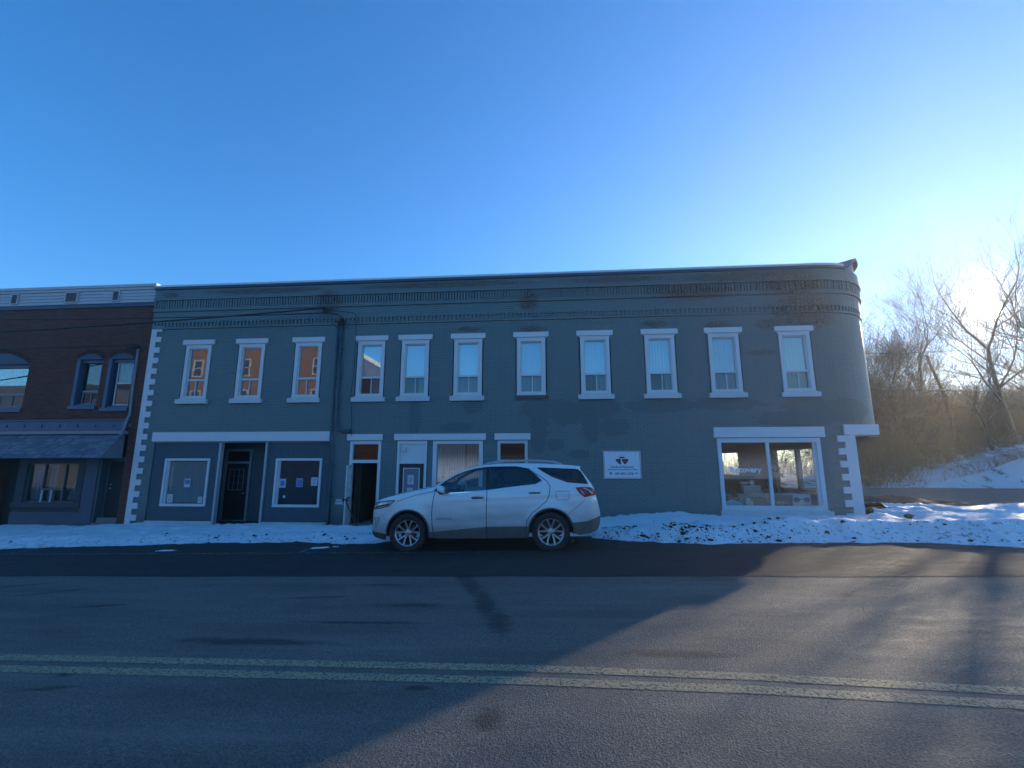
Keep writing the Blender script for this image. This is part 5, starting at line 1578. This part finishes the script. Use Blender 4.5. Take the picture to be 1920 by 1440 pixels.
for k in range(25):
    a = 2*math.pi*k/24; pts.append(cpt(.93+.07*math.sin(a), 1.06+.17*math.sin(a), -.38+.18*math.cos(a)))
b.tube(pts, .014, 6); b.build('steering_wheel', M['black'], inn)
# wheels
wheel0 = None
def make_wheel(cx, side):
    c = cpt(cx, .36, side*.83)
    w = MB()                           # hub and brake as the wheel's own mesh
    s = side
    w.lathe(c, s, [(.0, -.06), (.16, -.06), (.16, -.02), (0, -.02)], 28)
    wh = w.build('wheel', M['plastic'], car)
    t = MB(); R0 = .36
    t.lathe(c, s, [(.245, -.13), (.30, -.14), (.345, -.125), (.358, -.10), (.36, -.06), (.36, .02), (.356, .055), (.345, .078), (.325, .088), (.295, .090), (.272, .084), (.252, .072), (.245, .06)], 56)
    for k in range(64):                # shoulder tread blocks
        a = 2*math.pi*k/64; ca, sa = math.cos(a), math.sin(a)
        for yy in (.058, -.10):
            p = (c[0]+.357*ca, c[1]+s*yy, c[2]+.357*sa)
            t.obox(p, .012, .030, .020, ry=-a)
    t.build('tyre', M['tyre'], wh, smooth=False)
    r_ = MB()
    r_.lathe(c, s, [(.248, -.12), (.235, -.10), (.225, .0), (.232, .05), (.250, .068), (.254, .066), (.250, .055), (.240, .045)], 56)
    r_.lathe(c, s, [(.0, .056), (.028, .055), (.034, .048), (.062, .040), (.068, .020), (.068, -.02)], 28)
    for k in range(5):
        a0 = R(90+72*k)
        for off in (-1, 1):
            rows = []
            for t_, hw, y0, in ((.05, .020, .030), (.12, .018, .040), (.18, .019, .050), (.236, .027, .056)):
                a = a0+off*(R(9)+R(9.5)*(t_-.05)/.186)
                ca, sa = math.cos(a), math.sin(a)
                rows.append([(c[0]+t_*ca-hw*sa, c[1]+s*(y0-.022), c[2]+t_*sa+hw*ca), (c[0]+t_*ca-hw*.55*sa, c[1]+s*y0, c[2]+t_*sa+hw*.55*ca),
                             (c[0]+t_*ca+hw*.55*sa, c[1]+s*y0, c[2]+t_*sa-hw*.55*ca), (c[0]+t_*ca+hw*sa, c[1]+s*(y0-.022), c[2]+t_*sa-hw*ca)])
            i0 = len(r_.v)
            for q in rows: r_.v += q
            for i in range(3):
                for j in range(3): r_.f.append((i0+4*i+j, i0+4*i+j+1, i0+4*i+j+5, i0+4*i+j+4))
    r_.build('rim', M['rim'], wh, smooth=False)
    n_ = MB()
    for k in range(5):
        a = R(90+36+72*k); p = (c[0]+.055*math.cos(a), c[1]+s*.044, c[2]+.055*math.sin(a)); n_.tube([p, (p[0], p[1]+s*.006, p[2])], .009, 6)
    n_.build('wheel_nut', M['black'], wh)
for cx in (0, 2.77):
    for side in (-1, 1): make_wheel(cx, side)
# ------------------------------------------------------------------ bare trees and brush on the bank
def grow(b, p, d, L, r_, lev, rd, droop=0., spread=.55, nseg=4, minr=.008):
    """one limb as a bent tapering tube, then its side shoots"""
    pts = [p.copy()]; rs = [r_]; q = p.copy(); dd = d.copy()
    for k in range(nseg):
        dd = (dd+Vector((rd.gauss(0, .16), rd.gauss(0, .16), rd.gauss(0, .12)+.06-droop))).normalized()
        q = q+dd*(L/nseg); pts.append(q.copy()); rs.append(max(minr*.6, r_*(1-.55*(k+1)/nseg)))
    b.tube(pts, rs, 6 if r_ > .06 else (4 if r_ > .02 else 3), cap=False)
    if lev <= 0: return
    n = rd.choice((3, 4, 4, 5)) if lev > 1 else rd.choice((3, 4, 5))
    for k in range(n):
        t = .35+.65*(k+rd.random()*.8)/n
        i = min(nseg-1, int(t*nseg)); f = t*nseg-i
        s_ = pts[i].lerp(pts[i+1], max(0, min(1, f)))
        ax = dd.orthogonal().normalized(); ax.rotate(Matrix.Rotation(rd.random()*6.283, 3, dd))
        nd = (dd+ax*rd.uniform(spread*.8, spread*1.9)).normalized()
        grow(b, s_, nd, L*rd.uniform(.52, .78), max(minr, rs[i]*rd.uniform(.45, .66)), lev-1, rd, droop, spread, 3 if lev < 3 else 4, minr)
    grow(b, pts[-1], dd, L*.7, max(minr, rs[-1]), lev-1, rd, droop, spread, 3, minr)
def tree(label, x, y, h, seed, lean=(0, 0), spread=.55, lev=5, r0=None, fork=1, minr=.004, group='bare trees on the bank', thin=1.):
    rd = random.Random(seed); z = ground_z(x, y)-.1
    t = thing('bare_tree', label, 'tree', (x, y, z), group)
    r0 = (r0 or h*.016)*.95
    base = Vector((x, y, z)); d = Vector((lean[0], lean[1], 1)).normalized()
    trunk = MB(); pts = [base]; rs = [r0*1.25]; q = base.copy(); dd = d.copy(); n = 7; Lt = h*.46
    for k in range(n):
        dd = (dd+Vector((rd.gauss(0, .05), rd.gauss(0, .05), .02))).normalized(); q = q+dd*(Lt/n); pts.append(q.copy()); rs.append(r0*(1-.40*(k+1)/n))
    trunk.tube(pts, rs, 9, cap=False); trunk.build('trunk', M['bark'], t, smooth=True)
    cr = MB()
    for k in range(5+fork):
        i = rd.randint(2, n-1); ax = dd.orthogonal().normalized(); ax.rotate(Matrix.Rotation(k*2.4+rd.random(), 3, dd))
        grow(cr, pts[i], (dd*.7+ax*rd.uniform(.5, 1.1)).normalized(), h*rd.uniform(.20, .32), rs[i]*.5, lev-1, rd, 0, spread, 4, minr)
    for k in range(1+fork):
        ax = dd.orthogonal().normalized(); ax.rotate(Matrix.Rotation(k*3.1+rd.random(), 3, dd))
        grow(cr, pts[-1], (dd+ax*.35*fork).normalized(), h*.27, rs[-1]*.85, lev-1, rd, 0, spread, 4, minr)
    cr.build('crown', M['bark'], t)
    return t
tree('tallest bare tree with a dark trunk under the sun', 32.8, 20.5, 15.5, 3, (-.04, 0), .5, 5, .20, 1, .005)
tree('bare tree at the right edge with a wide spreading crown', 37.5, 21, 13.0, 8, (-.05, 0), .6, 5, .22, 1)
tree('bare tree leaning left toward the rounded corner', 26.8, 20.5, 9.5, 21, (-.55, .0), .6, 5, .16, 1, .006)
tree('slender bare tree between the leaning one and the tallest', 26.0, 24, 12.5, 14, (-.08, 0), .5, 5, .15, 1)
tree('thin bare tree low beside the rounded corner', 23.2, 23, 8.5, 33, (-.18, 0), .6, 5, .10, 1, .010)
tree('bare tree far up the bank behind the tallest', 45, 30, 11, 41, (0, 0), .55, 4, .2, 1, .014)
tree('small bare tree far behind on the left of the bank', 27.5, 31, 9.5, 52, (.05, 0), .55, 4, .13, 1, .014)
tree('bare sapling on the snowy slope', 33.8, 17.2, 6.5, 61, (-.1, 0), .5, 4, .07, 1)
tree('bare tree with upright limbs just left of the sun', 30.0, 24.5, 13.0, 91, (-.05, 0), .5, 5, .12, 1, .0045)
tree('short bare tree nearest the rounded corner, foot hidden in brush', 21.8, 21, 7.5, 93, (-.1, 0), .6, 5, .09, 1, .010)
tree('crooked bare tree low on the bank under the leaning one', 25.2, 19.6, 6.5, 95, (-.35, 0), .6, 5, .09, 1, .009)
tree('fine-twigged bare tree right beside the rounded corner cornice', 23.8, 22.5, 9.0, 101, (-.2, 0), .6, 5, .10, 1, .010)
tree('bare tree with many thin limbs under the thin cables', 25.6, 21.5, 8.5, 103, (-.15, 0), .65, 5, .10, 1, .010)
tree('low forked bare tree between the dead trunk and the tallest tree', 30.5, 19.8, 7.0, 105, (-.25, 0), .65, 5, .09, 1)
tree('multi-stemmed bare tree on the crest of the bank', 28, 29, 12, 77, (-.1, 0), .6, 4, .16, 2, .013)
# leaning dead pole among the branches
b = MB(); z = ground_z(29, 21); b.tube([(29.4, 21, z), (29.0, 21, z+4), (28.2, 21, z+7.0)], [.13, .11, .08], 9)
tag(b.build('dead_trunk', M['bark'], None, smooth=True), 'broken dead trunk standing among the brush left of the sun', 'tree trunk')

# thickets: countless thin stems, one mass
def brush(name, label, n, fx, m, hmin, hmax, seed, w=.012):
    rd = random.Random(seed); b = MB()
    for _ in range(n):
        x, y, s_ = fx(rd)
        if x is None: continue
        z = ground_z(x, y)-.05; h = rd.uniform(hmin, hmax)*s_
        p = Vector((x, y, z)); d = Vector((rd.gauss(0, .33), rd.gauss(0, .3), 1)).normalized(); k0 = 4
        prev = p; wv = w*rd.uniform(.6, 1.5)
        for k in range(k0):
            d = (d+Vector((rd.gauss(0, .22), rd.gauss(0, .22), -.05*k))).normalized(); q = prev+d*h/k0
            a = 2*math.pi*rd.random(); u = Vector((math.cos(a), math.sin(a), 0))*wv*(1-k/k0*.6); v = Vector((-math.sin(a), math.cos(a), 0))*wv*.8
            b.face([prev-u, prev+u, q+u*.6, q-u*.6]); b.face([prev-v, prev+v, q+v*.6, q-v*.6])
            for _2 in range(2):
                e = (d+Vector((rd.gauss(0, .8), rd.gauss(0, .8), rd.gauss(.1, .5)))).normalized()*h*rd.uniform(.10, .24)
                t_ = rd.random(); s0 = prev.lerp(q, t_); b.face([s0-u*.45, s0+u*.45, s0+e])
            prev = q
    o = b.build(name, m, None); return tag(o, label, 'brush', kind='stuff')
def zone1(rd):
    # bank left and up: dense; the lower right slope stays snowy
    x = rd.uniform(17.5, 46); y = rd.uniform(17.2, 34)
    lim = 17.4+max(0, x-22.5)*.30
    if y < lim or x < .62*(y+14): return None, None, None
    return x, y, (.55+.45*sstep(lim, lim+2.5, y))
brush('brush', 'dense brown thicket covering the snowy bank behind the side street', 17000, zone1, M['twig'], 1.4, 4.2, 4, .016)
def zone2(rd):
    x = rd.uniform(16.5, 40); y = rd.uniform(16.9, 18.5)
    lim = 16.9+max(0, x-23)*.16
    if x < .62*(y+14): return None, None, None
    if rd.random() < .55 and x > 24: return None, None, None
    return x, max(y, lim), .35
brush('brush', 'low dry weeds along the foot of the bank', 2600, zone2, M['twig'], .6, 1.8, 6, .009)
# distant wood ending the side street
def zone3(rd):
    x = rd.uniform(4, 90); return x, rd.uniform(40, 60), 1
brush('brush', 'far leafless wood closing the view behind the bank', 2500, zone3, M['twig'], 2, 4.5, 9, .03)

# ------------------------------------------------------------------ the other side of the street, seen in the panes
opp = thing('opposite_building', 'sunlit red brick building across the street, mirrored in the left upper panes', 'building', (-27, -31, -.6))
M['rbrick3'] = red_brick('sunlit_brick', (.080, .044, .044), (.108, .062, .062), (.25, .2, .18), 'obj')
b = MB(); b.box(-36, -20.5, -40, -27, -1, 13); b.build('wall', M['rbrick3'], opp)
b = MB(); b.box(-36.3, -20.2, -40.2, -26.7, 13, 13.5); b.build('cornice', M['creamglow'], opp)
for ix in range(6):
    for iz in range(4):
        x = -35+ix*2.5; z = .8+iz*3.1
        w = MB(); frame(w, x-.55, x+.55, z, z+1.75, .13, -27.0, -26.93); w.box(x-.42, x+.42, -27, -26.94, z+.85, z+.93)
        o = w.build('window', M['frame_dim'], opp)
        MB().box(x-.42, x+.42, -26.99, -26.97, z+.1, z+1.7).build('pane', M['ink'], o)
opp2 = thing('opposite_building', 'pale clapboard house across the street, mirrored at the far left', 'building', (-42, -30, -.8))
b = MB(); b.box(-50, -38, -38, -28, -1, 6.5); b.build('wall', M['siding'], opp2)
b = MB(); b.face([(-50.4, -27.7, 6.4), (-37.6, -27.7, 6.4), (-37.6, -33, 10), (-50.4, -33, 10)]); b.face([(-50.4, -38.3, 6.4), (-50.4, -33, 10), (-37.6, -33, 10), (-37.6, -38.3, 6.4)])
b.face([(-37.8, -28, 6.4), (-37.8, -38, 6.4), (-37.8, -33, 9.9)]); b.build('roof', M['shingle'], opp2)
b = MB(); b.tube([(-22.5, -22, -.5), (-22.4, -22, 11)], [.16, .11], 10); pole = b.build('utility_pole', M['bark'], None, smooth=True)
tag(pole, 'wooden utility pole across the street, mirrored in the third upper window', 'utility pole')
b = MB(); b.box(-23.6, -21.3, -22.06, -21.94, 10.2, 10.32); b.build('crossarm', M['bark'], pole)

# ------------------------------------------------------------------ low winter haze
t = NT('haze'); pv = t.n.new('ShaderNodeVolumePrincipled')
pv.inputs['Color'].default_value = (.97, .90, .78, 1); pv.inputs['Density'].default_value = .0025; pv.inputs['Anisotropy'].default_value = .56
t.l.new(pv.outputs[0], t.out.inputs['Volume'])
o = MB().box(-185, 185, -125, 245, -3.5, 25).build('haze', t.m, None); o['kind'] = 'stuff'
print('objects', len(bpy.data.objects), 'polys', sum(len(m.polygons) for m in bpy.data.meshes))
